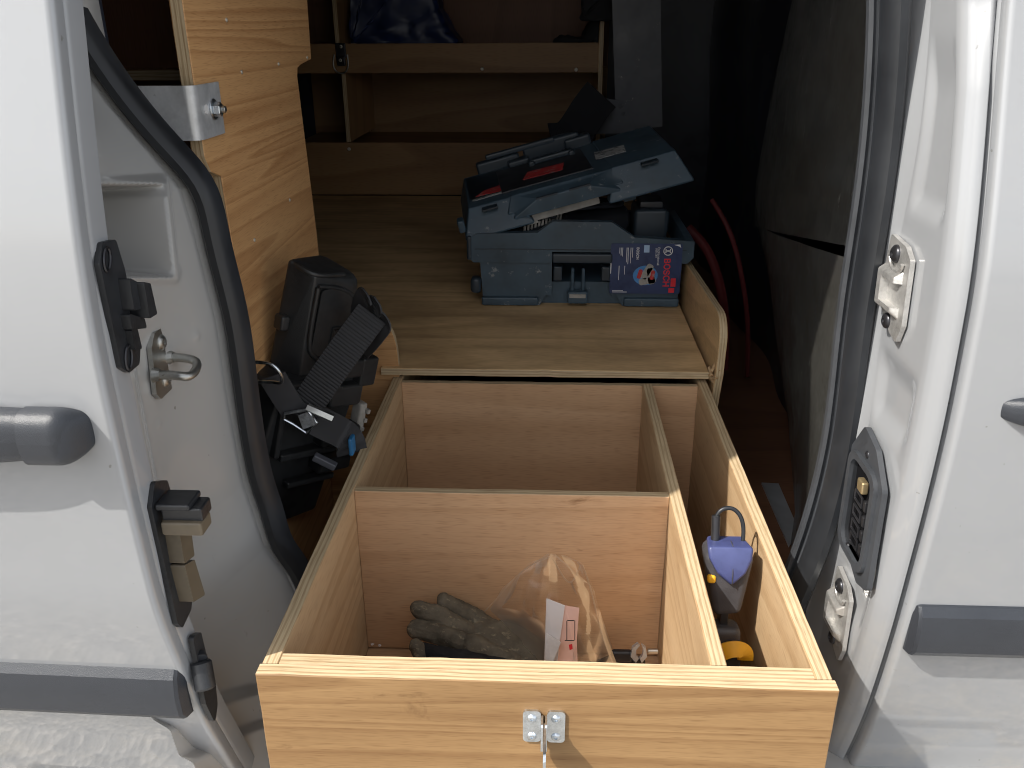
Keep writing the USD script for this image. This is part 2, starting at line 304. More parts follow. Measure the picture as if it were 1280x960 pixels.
def _tris(poly):
    v, f = trimesh.creation.triangulate_polygon(poly, engine='earcut'); return [v[t] for t in f]
def rrect(u0, v0, u1, v1, r=.004): return sbox(u0, v0, u1, v1).buffer(-r).buffer(r, quad_segs=4)
def rect(u0, v0, u1, v1): return [(u0, v0), (u1, v0), (u1, v1), (u0, v1)]
def chamfer_extrude(poly, t, c):
    p = np.asarray(poly, float); n = len(p)
    e = np.roll(p, -1, 0)-p; e /= np.linalg.norm(e, axis=1, keepdims=True); nr = np.c_[e[:, 1], -e[:, 0]]
    pn = np.roll(nr, 1, 0); b = (nr+pn)/(1+np.maximum((nr*pn).sum(1), -.7))[:, None]
    q = p-b*c
    rings = [np.c_[q, np.full(n, -t/2)], np.c_[p, np.full(n, -t/2+c)], np.c_[p, np.full(n, t/2-c)], np.c_[q, np.full(n, t/2)]]
    side = grid(np.concatenate([np.stack(rings), np.stack(rings)[:, :1]], 1))
    v, f = trimesh.creation.triangulate_polygon(Polygon(q), engine='earcut')
    k = np.cross(np.diff(v[f], axis=1)[:, 0], np.diff(v[f], axis=1)[:, 1]); f = np.where((k > 0)[:, None], f, f[:, ::-1])
    top = trimesh.Trimesh(np.c_[v, np.full(len(v), t/2)], f, process=False); bot = trimesh.Trimesh(np.c_[v, np.full(len(v), -t/2)], f[:, ::-1], process=False)
    return cat([side, top, bot])
def board(parent, name, material, o, u, v, poly, t=.0156, c=.0009, rough=.00022, label=None):
    """a plywood board: polygon in (u, v) about o, the middle of its thickness; its own frame carries the grain along u"""
    p = np.asarray(poly, float)
    if np.sum(p[:, 0]*np.roll(p[:, 1], -1)-np.roll(p[:, 0], -1)*p[:, 1]) < 0: p = p[::-1]
    pts = []
    for a, b in zip(p, np.roll(p, -1, 0)):
        L = np.linalg.norm(b-a); k = max(1, int(L/.022))
        nn = np.array([(b-a)[1], -(b-a)[0]])/L
        for i in range(k): pts.append(a+(b-a)*i/k+(nn*rng.normal(0, rough) if i else 0))
    d = rng.uniform(-4, 4, 2); pts = np.array(pts)+d
    m = chamfer_extrude(pts, t, c)
    u = unit(u); v = unit(v); w = np.cross(u, v); o = np.asarray(o, float)-d[0]*u-d[1]*v
    path = free(parent, name)
    me = usdkit.mesh(stage, path, m, M[material]); me.CreateDoubleSidedAttr(True)
    me.AddTransformOp().Set(Gf.Matrix4d(*u, 0, *v, 0, *w, 0, *o, 1))
    if label: keys(me.GetPrim(), label)
    return path
def ss(x, a, b): t = np.clip((x-a)/(b-a), 0, 1); return t*t*(3-2*t)
def interp(z, zs, vs):
    from scipy.interpolate import PchipInterpolator
    return PchipInterpolator(zs, vs)(np.clip(z, zs[0], zs[-1]))
def screw(parent, p, n, r=.004, mt='screw_pale', name='screw', label=None):
    p = np.asarray(p, float); n = unit(n)
    prof = np.array([(0, r*.12), (r*.28, r*.12), (r*.34, r*.42), (r*.62, r*.40), (r*.9, r*.2), (r, 0.), (r, -r*.3)])[::-1]
    m = trimesh.creation.revolve(prof, sections=14); m.apply_transform(trimesh.geometry.align_vectors([0, 0, 1], n)); m.apply_translation(p)
    return part(parent, name, m, mt, 40, label)
X_, Y_, Z_ = np.eye(3)

# ------------------------------------------------------------------ ground
gnd = usdkit.mesh(stage, '/World/ground', grid([[(-60, -60, -.85), (60, -60, -.85)], [(-60, 60, -.85), (60, 60, -.85)]]), M['asphalt'])
keys(gnd.GetPrim(), 'gravelly grey asphalt in the sun', None, None, 'structure')

# ------------------------------------------------------------------ the van
van = thing('white_van', 'white panel van with its side door slid open to a dark load bay', 'van')
# sliding door, slid to the left and standing proud of the side
LZ = np.array([-.5, -.30, -.15, -.088, 0, .116, .326, .58, .95, 1.13]); LY = np.array([.80, .725, .668, .645, .620, .596, .588, .622, .72, .79])
def door_section(sx, x_edge, x_far, depth=.045, inner=.03):
    s = []
    for x in np.linspace(x_far, x_edge-.006*sx if sx > 0 else x_edge+.006, 14): s.append((x, 0))
    for a in np.linspace(0, np.pi/2, 5)[1:]: s.append((x_edge-sx*.006+sx*.006*math.sin(a), .006-.006*math.cos(a)))
    s += [(x_edge, .014), (x_edge-sx*.0012, .017), (x_edge+sx*.0012, .020), (x_edge+sx*.0015, depth-.006), (x_edge-sx*.004, depth)]
    s += [(x_edge-sx*inner, depth+.012), (x_far, depth+.012)]
    return np.array(s)
zs = np.linspace(-.5, 1.12, 150)
sec = door_section(1, -.341, -1.35)
P = np.array([[(x, interp(z, LZ, LY)+y+.02*max(0, -.345-x), z) for x, y in sec] for z in zs])
sdoor = part(van, 'sliding_door', grid(P, True), 'white_paint', 40)
RZ = np.array([-.5, -.30, -.16, 0, .21, .315, .58, .95, 1.13]); RY = np.array([.89, .815, .777, .755, .742, .746, .806, .91, .98])
sec = door_section(-1, .386, 1.35)
P = np.array([[(x, interp(z, RZ, RY)+y, z) for x, y in sec] for z in zs])
fdoor = part(van, 'front_door', grid(P), 'white_paint', 40)
# rub strips
def rub_strip(x0, x1, y, z0, z1, d, parent, cut):
    sec = [(0, z0), (-.010, z0+.002), (-.0175, z0+.012), (-.019, z0+.035), (-.0155, z1-.012), (-.009, z1-.003), (0, z1)]
    xs = np.r_[x0, x0+cut*.5, x0+cut, np.linspace(x0+2*cut, x1, 12)]
    sc = np.r_[.25, .85, 1, np.ones(12)]
    P = np.array([[(x, y(x)+a*s+.004, .5*(z0+z1)+(b-.5*(z0+z1))*(.9+.1*s)) for a, b in sec] for x, s in zip(xs, sc)])
    g = grid(P); e = P[0]; v = np.vstack([e, e.mean(0)]); f = np.array([[i, i+1, len(e)] for i in range(len(e)-1)])
    part(parent, 'rub_strip', cat([g, trimesh.Trimesh(v, f, process=False)]), 'trim_plastic', 25)
rub_strip(-.3425, -1.3, lambda x: .6245+.02*max(0, -.345-x), -.058, .008, .018, sdoor, -.006)
rub_strip(.391, 1.3, lambda x: .757, -.068, .0, .018, fdoor, .006)
# handles: a tapered grip standing off the skin, split by a seam
def grip(x0, x1, yb, zc, h, d):
    n = 36; t = np.linspace(0, 1, n); g = np.sqrt(np.clip(1-(1-np.clip(t/.5, 0, 1))**2.0, 0, 1))
    P = []
    for tt, k in zip(t, g):
        k = max(k, .02); x = x0+(x1-x0)*tt
        a = np.linspace(0, 2*np.pi, 25)
        ca, sa = np.cos(a), np.sin(a)
        P.append(np.c_[np.full(25, x), yb+.004-d*.64*k+(-d*.42*k)*np.sign(ca)*np.abs(ca)**.8, zc+h/2*(.55+.45*k)*k**.5*np.sign(sa)*np.abs(sa)**.8])
    P = np.array(P); m = grid(P)
    for j, fl in ((0, 1), (n-1, 0)):
        e = P[j, :-1]; v = np.vstack([e, e.mean(0)]); f = np.array([[i, (i+1) % 24, 24] for i in range(24)]); m = cat([m, trimesh.Trimesh(v, f, process=False)])
    return m
hl = part(sdoor, 'door_handle', grip(-.356, -.4035, .598, .270, .047, .038), 'trim_plastic', 50)
part(hl, 'handle_lever', grip(-.330, -.62, .598, .270, .0475, .0385).slice_plane([-.4045, 0, 0], [-1, 0, 0], cap=False), 'trim_plastic', 50)
hr = part(fdoor, 'door_handle', grip(.418, .66, .750, .230, .042, .038), 'trim_plastic', 50)

# right pillar: seal flange, bright inner face, rounded crease, outer band
zz_ = np.linspace(-.33, 1.1, 270)
pxs = [(0, 1149, 1164, 1198, 1262), (200, 1130, 1144, 1192, 1245), (400, 1085, 1104, 1172, 1219), (560, 1072, 1081, 1150, 1186), (700, 1036, 1046, 1117, 1153), (800, 1010, 1025, 1090, 1130), (890, 985, 1000, 1062, 1098)]
fl, cr = [], []
for y, a, b, c, d in pxs:
    q = at(b, y, X=.36); fl.append((q[2], q[1])); q = at(c, y, X=.362); cr.append((q[2], q[1]))
fl = np.array(sorted(fl)); cr = np.array(sorted(cr))
rows = []
for z in zz_:
    yf = float(interp(z, fl[:, 0], fl[:, 1])); yc = float(interp(z, cr[:, 0], cr[:, 1])); yd = float(interp(z, RZ, RY))+.012
    yc = max(yc, yd+.02)
    row = [(.372, yf+.06), (.350, yf+.045), (.3465, yf+.03), (.350, yf+.026), (.357, yf+.006), (.3595, yf)]
    for t in np.linspace(0, 1, 34)[1:-1]:
        Y = yf+(yc-yf)*t; x = .3595+.002*t
        # pressed relief: shallow swages above and between the fittings
        r = .006*ss(z, .385, .41)*(1-ss(z, .50, .56))*ss(t, .05, .25)*(1-ss(t, .80, .98))
        r += .007*ss(z, .150, .185)*(1-ss(z, .215, .25))*ss(t, .0, .2)*(1-ss(t, .75, .95))
        r += .005*ss(z, -.10, -.05)*(1-ss(z, .0, .03))*ss(t, .35, .5)*(1-ss(t, .80, .95))
        row.append((x+r, Y))
    for k in np.linspace(0, 1, 8)[1:]:   # rounded crease
        a = k*.9; row.append((.3615+.016*(1-math.cos(a))+.004*k, yc-.018*math.sin(a)))
    row += [(.379, yc-.022), (.3835, yd+.006), (.386, yd+.016), (.40, yd+.05)]
    rows.append([(x, Y, z) for x, Y in row])
fpil = part(van, 'front_pillar', grid(rows), 'white_paint', 50)
# left pillar: deep side wall with a square pocket, swages and dents
SEALPX = [(60, -40), (113, 55), (165, 130), (212, 185), (252, 235), (268, 290), (280, 340), (294, 400), (308, 500), (326, 600), (339, 640), (352, 680), (375, 715), (392, 760)]
SEAL = np.array([at(x, y, Y=.9) for x, y in SEALPX])
o_ = np.argsort(SEAL[:, 2]); sealX = lambda z: float(np.interp(z, SEAL[o_, 2], SEAL[o_, 0]))
z = np.linspace(-.46, .80, 640)[:, None]; t = np.linspace(0, 1, 150)[None]
xs_ = np.maximum(np.interp(z, SEAL[o_, 2], SEAL[o_, 0])-.020, -.47); xo = -.395+.045*ss(-z, .05, .4); yo = .64+.02*ss(z, .45, .7)
Y = yo+(.895-yo)*t
x = np.where(xs_ > xo, xo+(xs_-xo)*ss(t, .35, 1.0)**1.25, xo+(xs_-xo)*ss(t, .1, 1.))
x = x-.008*ss(z, -.04, .03)*(1-ss(z, .26, .33))*ss(t, .36, .46)*(1-ss(t, .52, .9)) + .006*(1-ss(z, -.12, -.03))*ss(t, .2, .5)
ld = -(z+.62*(Y-.80)); x = x+.016*ss(ld, .175, .195)+.012*ss(ld, .225, .238)          # ledges where the panel meets the sill
for yy_, zc, rr, dd in ((.842, .33, .007, .0022), (.85, .255, .006, .002), (.80, .40, .006, .0018), (.775, .185, .005, .0012), (.78, .10, .006, .002)):
    x = x+dd*np.exp(-1.2*(((Y-yy_)/rr)**2+((z-zc)/rr)**2))
P = np.stack([x, Y, z+0*t], -1); dd = P-CAM; kk = dd@Fv; pu, pv = 640+FPX*(dd@R2)/kk, 480-FPX*(dd@U2)/kk
pu = pu-(pv-290)*.105                                                               # square pocket with a rolled rim
inside = ss(pu, 116, 126)*(1-ss(pu, 200, 209))*ss(pv, 231, 241)*(1-ss(pv, 335, 346))
rim = ss(pu, 104, 116)*(1-ss(pu, 210, 221))*ss(pv, 216, 230)*(1-ss(pv, 347, 358))
P[..., 0] += .004*rim-.072*inside
e = P[:, -1]
rows = np.concatenate([P, (e+(.006, .005, 0))[:, None], (e+(.008, .035, 0))[:, None], (e+(-.02, .065, 0))[:, None]], 1)
rpil = part(van, 'rear_pillar', grid(rows), 'white_inner', True)

# rubber seal round the opening: a fat bulb on a flat lip
def seal_side(px): return [at(x, y, Y=.9) for x, y in px]
right = [at(a, y, Y=.905) for a, y in [(1122, -60), (1122, 0), (1108, 200), (1078, 400), (1057, 560), (1022, 690), (994, 760)]]
path = list(SEAL[::1][:-1])+[(-.30, .9, -.20), (-.293, .9, -.27), (-.27, .9, -.325), (-.10, .9, -.335), (.12, .9, -.335), (.27, .9, -.325), (.297, .9, -.27)]+[tuple(p) for p in right[::-1]]
path = spline(path, 170); path[:, 1] = np.where(path[:, 0] < 0, .898, .905)
sec = [(.016, 0), (.0148, .009), (.008, .0165), (-.003, .0175), (-.012, .012), (-.0165, .004), (-.019, -.004), (-.019, -.012), (.013, -.012)]
part(van, 'door_seal', sweep(path, np.array(sec)*np.array([.70, .85]), up=(0, -1, 0)), 'rubber', 35)
pr = spline([np.array(p)+(-.010, .03, 0) for p in right], 40)
part(van, 'seal_lip', sweep(pr, [(.008, -.004), (.008, .004), (.004, .006), (.001, .003), (-.002, .003), (-.004, .006), (-.008, .003), (-.008, -.004)], up=(0, -1, 0)), 'rubber_grey', 25)
# sill, step and the space under the pillar
part(van, 'sill', cat([rbox((0, .86, -.345), (1.5, .16, .10), .012), rbox((0, .885, -.315), (.56, .05, .03), .008)]), 'white_inner', 35)
part(van, 'step', cat([rbox((.1, .755, -.36), (1.0, .075, .05), .01), rbox((.1, .73, -.325), (1.0, .012, .02), .004), rbox((.1, .755, -.45), (1.0, .05, .10), .008)]), 'sill_grey', 35)
part(van, 'lower_sill', cat([rbox((0, .84, -.56), (2.4, .10, .34), .03)]), 'white_inner', 35)
part(van, 'door_track', cat([rbox((-.52, .72, -.325), (.46, .03, .035), .004)]+[rbox((-.31-.022*i, .705, -.325), (.008, .02, .03), .002) for i in range(16)]), 'black_plastic', 30)
# load bay
part(van, 'van_floor', rbox((-.45, 2.15, -.31), (2.2, 2.6, .02), .003), 'ply_red')
part(van, 'floor_strip', extr(Polygon([at(x, y, Z=-.297)[:2] for x, y in [(952, 604), (973, 605), (998, 662), (986, 683)]]), .004, frame(X_, Y_, (0, 0, -.2995))), 'strip_metal')
part(van, 'roof', rbox((-.4, 2.1, 1.235), (2.3, 2.7, .03), .01), 'white_inner')
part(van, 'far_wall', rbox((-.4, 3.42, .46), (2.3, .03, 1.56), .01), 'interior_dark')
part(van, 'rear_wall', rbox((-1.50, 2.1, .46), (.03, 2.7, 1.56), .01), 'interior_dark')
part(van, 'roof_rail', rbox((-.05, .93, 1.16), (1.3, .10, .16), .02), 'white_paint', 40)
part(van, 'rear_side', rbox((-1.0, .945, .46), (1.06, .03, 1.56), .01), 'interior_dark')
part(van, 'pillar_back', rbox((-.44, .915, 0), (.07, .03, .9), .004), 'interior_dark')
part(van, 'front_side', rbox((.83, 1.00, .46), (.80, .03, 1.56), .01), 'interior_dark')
# bulkhead behind the front seats: ribbed dark metal
ys = np.linspace(.98, 3.425, 60); zs2 = np.linspace(-.30, 1.23, 46)
P = np.array([[(.60+.018*math.sin(y*9)*ss(y, 1.5, 1.8)+.012*math.sin(z*7+1), y, z) for y in ys] for z in zs2])
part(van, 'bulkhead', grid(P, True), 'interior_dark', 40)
# scratched plastic lining behind the pillar, in two sheets
def lining(edge_px, xx0, xx1, seed, flip=False):
    rows = []
    for (ya, xa), (yb, xb) in edge_px:
        a = at(xa, ya, X=xx0); b = at(xb, yb, X=xx1); r = []
        for t in np.linspace(0, 1, 40):
            p = a+(b-a)*t; p = p+np.array([-.012*math.sin(math.pi*t)+.006*meshkit.fbm(np.array([p*9.]), 3, seed)[0], 0, 0]); r.append(p)
        r = [r[0]+np.array([.025, .012, 0])]+r
        rows.append(r)
    P = np.array(rows); n = 46; k = np.linspace(0, len(P)-1, n)
    Q = np.stack([np.stack([np.interp(k, range(len(P)), P[:, j, c]) for c in range(3)], -1) for j in range(P.shape[1])], 1)
    return grid(Q, flip)
part(van, 'bulkhead_lining', lining([((-60, 996), (-60, 1116)), ((0, 988), (0, 1114)), ((120, 962), (130, 1103)), ((230, 943), (250, 1090)), ((283, 941), (312, 1084))], .47, .405, 3), 'lining', 60)
part(van, 'bulkhead_lining', lining([((282, 945), (330, 1082)), ((350, 960), (390, 1072)), ((420, 968), (460, 1062)), ((520, 982), (560, 1045)), ((640, 992), (650, 1024)), ((700, 985), (705, 1004))], .465, .40, 5), 'lining', 60)
for y, x in ((366, 1062), (450, 1050), (530, 1034)): screw(van, at(x, y, X=.398), (-1, -.3, .1), .004, 'screw_pale', 'lining_rivet')
# roof post by the rack with a punched lug
post = sweep([at(785, -40, Y=2.75), at(787, 60, Y=2.75), at(790, 160, Y=2.75)], [(-.09, -.01), (.03, -.01), (.05, .03), (-.09, .03)], up=(0, -1, 0))
part(van, 'roof_post', post, 'van_grey', 30)
lug = Polygon([at(x, y, Y=2.70)[[0, 2]] for x, y in [(752, 122), (775, 126), (792, 150), (794, 166), (745, 167)]])
lug = lug.difference(Point(*at(775, 132, Y=2.70)[[0, 2]]).buffer(.007)).difference(Point(*at(779, 142, Y=2.70)[[0, 2]]).buffer(.006))
part(van, 'roof_post_lug', extr(lug, .006, frame(X_, Z_, (0, 2.70, 0))), 'van_grey')

# fittings on the right pillar
def slot_cast(parent, cx, cy, cz, h, w, tilt, label):
    """cast catch plate: base with two bolt ears and a hooded square mouth"""
    T = frame((0, -1, tilt), (0, tilt*.3, 1), (cx, cy, cz))          # local x to the camera, y up, z out of the pillar (-X)
    T = np.eye(4); ux = unit([0, -1, 0]); uy = unit([0, tilt, 1]); uz = np.cross(ux, uy); T[:3, 0], T[:3, 1], T[:3, 2], T[:3, 3] = ux, uy, uz, (cx, cy, cz)
    base = Polygon([(-.40*w, .5*h), (.25*w, .46*h), (.5*w, .36*h), (.5*w, -.30*h), (.34*w, -.5*h), (.05*w, -.46*h), (-.5*w, -.26*h), (-.5*w, .2*h)]).buffer(-.003).buffer(.003)
    pl = part(parent, 'catch_plate', extr(base, .005, T), 'cast_metal', 30, label)
    lat = w*.5
    hood = m3.Manifold.batch_hull([m3.Manifold.sphere(.003, 10).translate(p) for p in [(-lat*.95, .17*h, .002), (-lat*.95, -.22*h, .002), (lat*.55, .20*h, .002), (lat*.55, -.26*h, .002), (-lat*.80, .13*h, .011), (-lat*.80, -.20*h, .011), (lat*.40, .13*h, .010), (lat*.40, -.2*h, .010)]])
    cut = m3.Manifold.cube((w*.62, .25*h, .030), True).translate((lat*.10, -.035*h, .0165))
    part(pl, 'catch_mouth', moved(man(hood-cut), T), 'cast_metal', 30)
    ring = [(lat*.05-w*.28*math.cos(a), .30*h-.012*math.sin(a), .007) for a in np.linspace(.1, math.pi-.1, 12)]
    part(pl, 'cast_rib', moved(tube(ring, .0022, 8), T), 'cast_metal', 50)
    for (a, b, r) in ((-.08*w, .34*h, .0095), (-.10*w, -.36*h, .0085)):
        p = T[:3, :3]@np.array([a, b, .006])+T[:3, 3]; screw(pl, p, uz, r, 'dark_screw', 'bolt')
slot_cast(fpil, .3585, .858, .313, .100, .062, .10, 'upper catch plate')
slot_cast(fpil, .3585, .854, -.093, .105, .056, .06, 'lower catch plate in the shadow of the drawer')
# contact socket: rubber surround, cavity, row of spring contacts
T = np.eye(4); ux, uy = unit([0, -1, 0]), unit([0, .12, 1]); T[:3, 0], T[:3, 1], T[:3, 2], T[:3, 3] = ux, uy, np.cross(ux, uy), (.3565, .842, .067)
out = Polygon([(-.010, .088), (.028, .078), (.058, .046), (.050, -.076), (.018, -.086), (-.030, -.066), (-.056, -.034), (-.046, .046)]).buffer(-.008).buffer(.008)
inn = rrect(-.032, -.062, .034, .046, .016); inn = affinity.skew(inn, xs=4)
sk = part(fpil, 'contact_socket', cat([extr(out.difference(inn), .006, T), extr(affinity.scale(inn, 1.28, 1.14).difference(inn), .0105, T)]), 'rubber_grey', 30)
part(sk, 'socket_back', extr(affinity.scale(inn, 1.06, 1.06), .0016, T), 'cavity')
for i, b in enumerate((.024, .006, -.012, -.030, -.046)):
    if i == 0: part(sk, 'contact_screw', moved(rbox((.004, b, .006), (.016, .014, .008), .002), T), 'brass', 30); continue
    r = [(-.012, b+.006, .007), (.010, b+.006, .007), (.010, b-.005, .007), (-.012, b-.005, .007), (-.012, b+.006, .007)]
    part(sk, 'contact', moved(cat([tube(r, .0013, 6, up=(0, 0, 1.)), rbox((.016, b, .004), (.006, .012, .006), .001)]), T), 'dark_screw', 40)
for a, b in ((.006, .062), (-.020, -.064)): screw(sk, T[:3, :3]@np.array([a, b, .006])+T[:3, 3], T[:3, 2], .0045, 'dark_screw', 'socket_screw')

# fittings on the sliding door's leading edge
def on_edge(pts, x=-.338): return [(p[1], p[2]) for p in (at(a, b, X=x) for a, b in pts)]
def edge_plate(pts, d, x=-.3405, r=.004):
    pg = Polygon(on_edge(pts)).buffer(-r).buffer(r, quad_segs=4)
    return extr(pg, d, frame(Y_, Z_, (x, 0, 0)))
gp = part(sdoor, 'guide_plate', edge_plate([(124, 303), (141, 299), (152, 335), (172, 430), (171, 455), (158, 466), (148, 460), (121, 330)], .005), 'black_plastic', 30)
def lump(pts, d, x=-.336, r=.003):
    pg = Polygon(on_edge(pts)).buffer(-.0015).buffer(.0015); return extr(pg, d, frame(Y_, Z_, (x, 0, 0)))
part(gp, 'guide_block', cat([lump([(143, 347), (153, 352), (160, 385), (149, 388)], .010), lump([(152, 352), (161, 354), (170, 392), (160, 398)], .016), lump([(146, 392), (166, 398), (169, 410), (150, 412)], .008), lump([(152, 412), (160, 411), (166, 436), (157, 437)], .006)]), 'black_plastic', 30)
for a, b in ((134, 324), (161, 447)):
    e = [at(a+6*math.sin(k)*.7, b+15*math.cos(k), X=-.3345) for k in np.linspace(0, 2*np.pi, 18)]
    part(gp, 'bolt_recess', tube(e, .0012, 6, up=(1, 0, 0)), 'dark_screw', 40)
cp = part(sdoor, 'contact_carrier', edge_plate([(190, 602), (206, 600), (214, 628), (225, 680), (238, 742), (236, 762), (225, 785), (219, 780), (186, 634)], .005), 'black_plastic', 30)
for q in ([(198, 641), (214, 637), (222, 694), (209, 704)], [(209, 706), (222, 699), (236, 743), (221, 752)]):
    part(cp, 'contact_pad', lump(q, .014), 'brown_plastic', 20)
for (a, b) in ((632, 645), (650, 663)):
    base = at(214, (a+b)/2, X=-.325)
    part(cp, 'contact_plug', rbox(base+np.array([.012, .004, 0]), (.036, .022, .013), .002), 'brown_plastic' if a > 640 else 'black_plastic', 30)
part(cp, 'plug_shelf', rbox(at(212, 628, X=-.325)+np.array([.006, .004, 0]), (.030, .028, .006), .002), 'black_plastic', 30)
lp = part(sdoor, 'lower_guide', edge_plate([(233, 795), (244, 790), (250, 815), (262, 850), (265, 880), (262, 905), (250, 880)], .005, -.337), 'black_plastic', 30)
part(lp, 'guide_roller', cyl(at(251, 826, X=-.332), at(257, 862, X=-.326), .010, 16, bev=.002), 'black_plastic', 40)
part(lp, 'guide_cap', cyl(at(249, 818, X=-.334), at(250.5, 824, X=-.331), .0065, 16), 'black_plastic', 40)

# striker on the left pillar
sp = at(203, 455, X=-.396); xs0 = -.399
T = np.eye(4); ux, uy = unit([0, 1, 0]), unit([0, .10, 1]); T[:3, 0], T[:3, 1], T[:3, 2], T[:3, 3] = ux, uy, np.cross(ux, uy), (xs0, sp[1]-.004, sp[2]+.003)
st = part(rpil, 'striker_plate', extr(affinity.translate(Polygon([(-.018, .022), (-.008, .034), (.016, .034), (.022, .026), (.022, -.026), (.014, -.034), (-.012, -.034), (-.020, -.026)]).buffer(-.004).buffer(.004), 0, 0), .005, T), 'dull_steel', 30)
part(st, 'striker_loop', moved(cat([tube([(-.017, -.006, .004), (-.017, -.007, .030), (-.012, -.009, .037), (.010, -.006, .037), (.016, -.003, .031), (.016, 0, .004)], .0045, 10, up=(0, 1, 0), smooth=40), cyl((.016, 0, .003), (.016, 0, .010), .008, 14, r2=.0055), cyl((-.017, -.006, .003), (-.017, -.006, .010), .008, 14, r2=.0055)]), T), 'dull_steel', 50)
for a, b in ((.004, .020), (.004, -.020)): screw(st, T[:3, :3]@np.array([a, b, .005])+T[:3, 3], T[:3, 2], .0085, 'dull_steel', 'striker_bolt')

# ------------------------------------------------------------------ plywood racking
rack = thing('plywood_racking', 'plywood racking fitted inside the van with a deck and shelves', 'racking')
DZ, DT = .0205, .013
board(rack, 'deck', 'ply_deck', (0, 0, DZ-DT/2), X_, Y_, [(-.2885, 1.345), (-.02, 1.345), (-.012, 1.347), (.0, 1.3465), (.008, 1.345), (.271, 1.345), (.271, 2.93), (-.90, 2.93), (-.90, 1.46), (-.2885, 1.46)], DT, label='worn deck with stains')
# tall side panel
PN = [(.99, .93), (.992, .425), (1.006, .405), (1.034, .395), (1.05, .15), (1.075, -.28), (1.43, -.28), (1.425, .24), (1.400, .490), (1.406, .502), (1.425, .506), (at(389, 74, X=-.40)[1], at(389, 74, X=-.40)[2]), (1.53, .93)]
board(rack, 'side_panel', 'ply_panel', (-.4078, 0, 0), Y_, Z_, PN, label='tall orange veneered side panel')
for x, y in ((283, 25), (302, 90), (348, 80), (384, 72), (318, 300), (362, 250)): screw(rack, at(x, y, X=-.3999), (1, 0, 0), .0028)
# end board left of the drawer, rounded at its top corner
c = [at(x, y, Y=1.352)[[0, 2]] for x, y in [(474, 396), (487, 412), (494, 430), (497, 450), (499, 475)]]
board(rack, 'end_board', 'ply_panel', (0, 1.362, 0), X_, Z_, [(-.398, -.28)]+[(-.2885, -.28)]+[tuple(q) for q in spline(c[::-1], 12)]+[(-.398, c[0][1]+.006)], .014)
# edge board right of the deck with a rounded nose
nose = [(1.335+.03*(1-math.sin(a)) - .028*0, .088+.034*math.cos(a)) for a in np.linspace(0, 1.57, 7)]
ed = [(2.9, .098), (1.75, .106)]+[(1.372, .121)]+[(1.326+.045*(1-math.sin(a)), .080+.041*math.cos(a)) for a in np.linspace(0.1, 1.57, 8)]+[(1.330, .02), (1.350, -.05), (1.375, -.28), (2.9, -.28)]
board(rack, 'edge_board', 'ply_deck', (.2855, 0, 0), Y_, Z_, ed, .013)
spl = cat([moved(trimesh.creation.icosphere(1, .006), np.diag([rng.uniform(.5, 1.1), rng.uniform(.5, 1.5), rng.uniform(.4, 1.4), 1])@trimesh.transformations.translation_matrix((0, 0, 0))) for _ in range(7)])
chips = []
for i in range(9):
    m = trimesh.creation.box((.004, .020, .0025)); m.apply_transform(trimesh.transformations.euler_matrix(*rng.uniform(-.9, .9, 3))); m.apply_translation((.277+rng.normal(0, .003), 1.338+rng.normal(0, .006), .020+rng.normal(0, .005))); chips.append(m)
part(rack, 'splintered_corner', cat(chips), 'ply_side', label='splintered pale corner of the edge board')
# shelves at the back
YB = 2.95
def rx(x, y, Y=YB): return at(x, y, Y=Y)
z178, z243 = rx(500, 178)[2], DZ
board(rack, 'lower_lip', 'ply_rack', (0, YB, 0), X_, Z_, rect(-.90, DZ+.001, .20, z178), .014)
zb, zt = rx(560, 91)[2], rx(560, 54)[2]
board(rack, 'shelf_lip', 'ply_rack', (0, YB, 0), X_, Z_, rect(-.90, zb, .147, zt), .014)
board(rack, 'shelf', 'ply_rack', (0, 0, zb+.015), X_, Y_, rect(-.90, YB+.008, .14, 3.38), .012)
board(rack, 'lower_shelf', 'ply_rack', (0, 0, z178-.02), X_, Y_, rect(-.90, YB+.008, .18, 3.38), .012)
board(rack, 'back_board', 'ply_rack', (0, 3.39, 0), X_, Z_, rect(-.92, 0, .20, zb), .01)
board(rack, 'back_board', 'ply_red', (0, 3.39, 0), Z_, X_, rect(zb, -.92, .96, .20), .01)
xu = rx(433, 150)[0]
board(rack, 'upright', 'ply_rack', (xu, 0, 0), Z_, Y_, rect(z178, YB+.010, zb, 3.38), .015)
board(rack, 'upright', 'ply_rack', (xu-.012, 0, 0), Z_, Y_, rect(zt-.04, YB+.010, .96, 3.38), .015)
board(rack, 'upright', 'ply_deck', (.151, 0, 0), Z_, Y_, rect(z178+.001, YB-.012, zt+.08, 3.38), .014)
for x, y in ((603, 86), (720, 87), (437, 186), (604, 205)): screw(rack, rx(x, y)+np.array([0, -.009, 0]), (0, -1, 0), .006)
tl = part(rack, 'toggle_latch', cat([rbox(rx(427, 63)+np.array([0, -.012, 0]), (.034, .008, .045), .003), rbox(rx(428, 76)+np.array([0, -.016, 0]), (.028, .014, .030), .004)]), 'dark_screw', 30)
q = [rx(420, 68), rx(419, 82), rx(424, 90), rx(433, 90), rx(437, 82), rx(436, 68)]
part(tl, 'wire_loop', tube([p+np.array([0, -.022, 0]) for p in q], .0026, 8, up=(0, 1, 0), smooth=24), 'dull_steel', 50)
for y in (58, 75): screw(tl, rx(427.5, y)+np.array([0, -.022 if y > 60 else -.015, 0]), (0, -1, 0), .006)
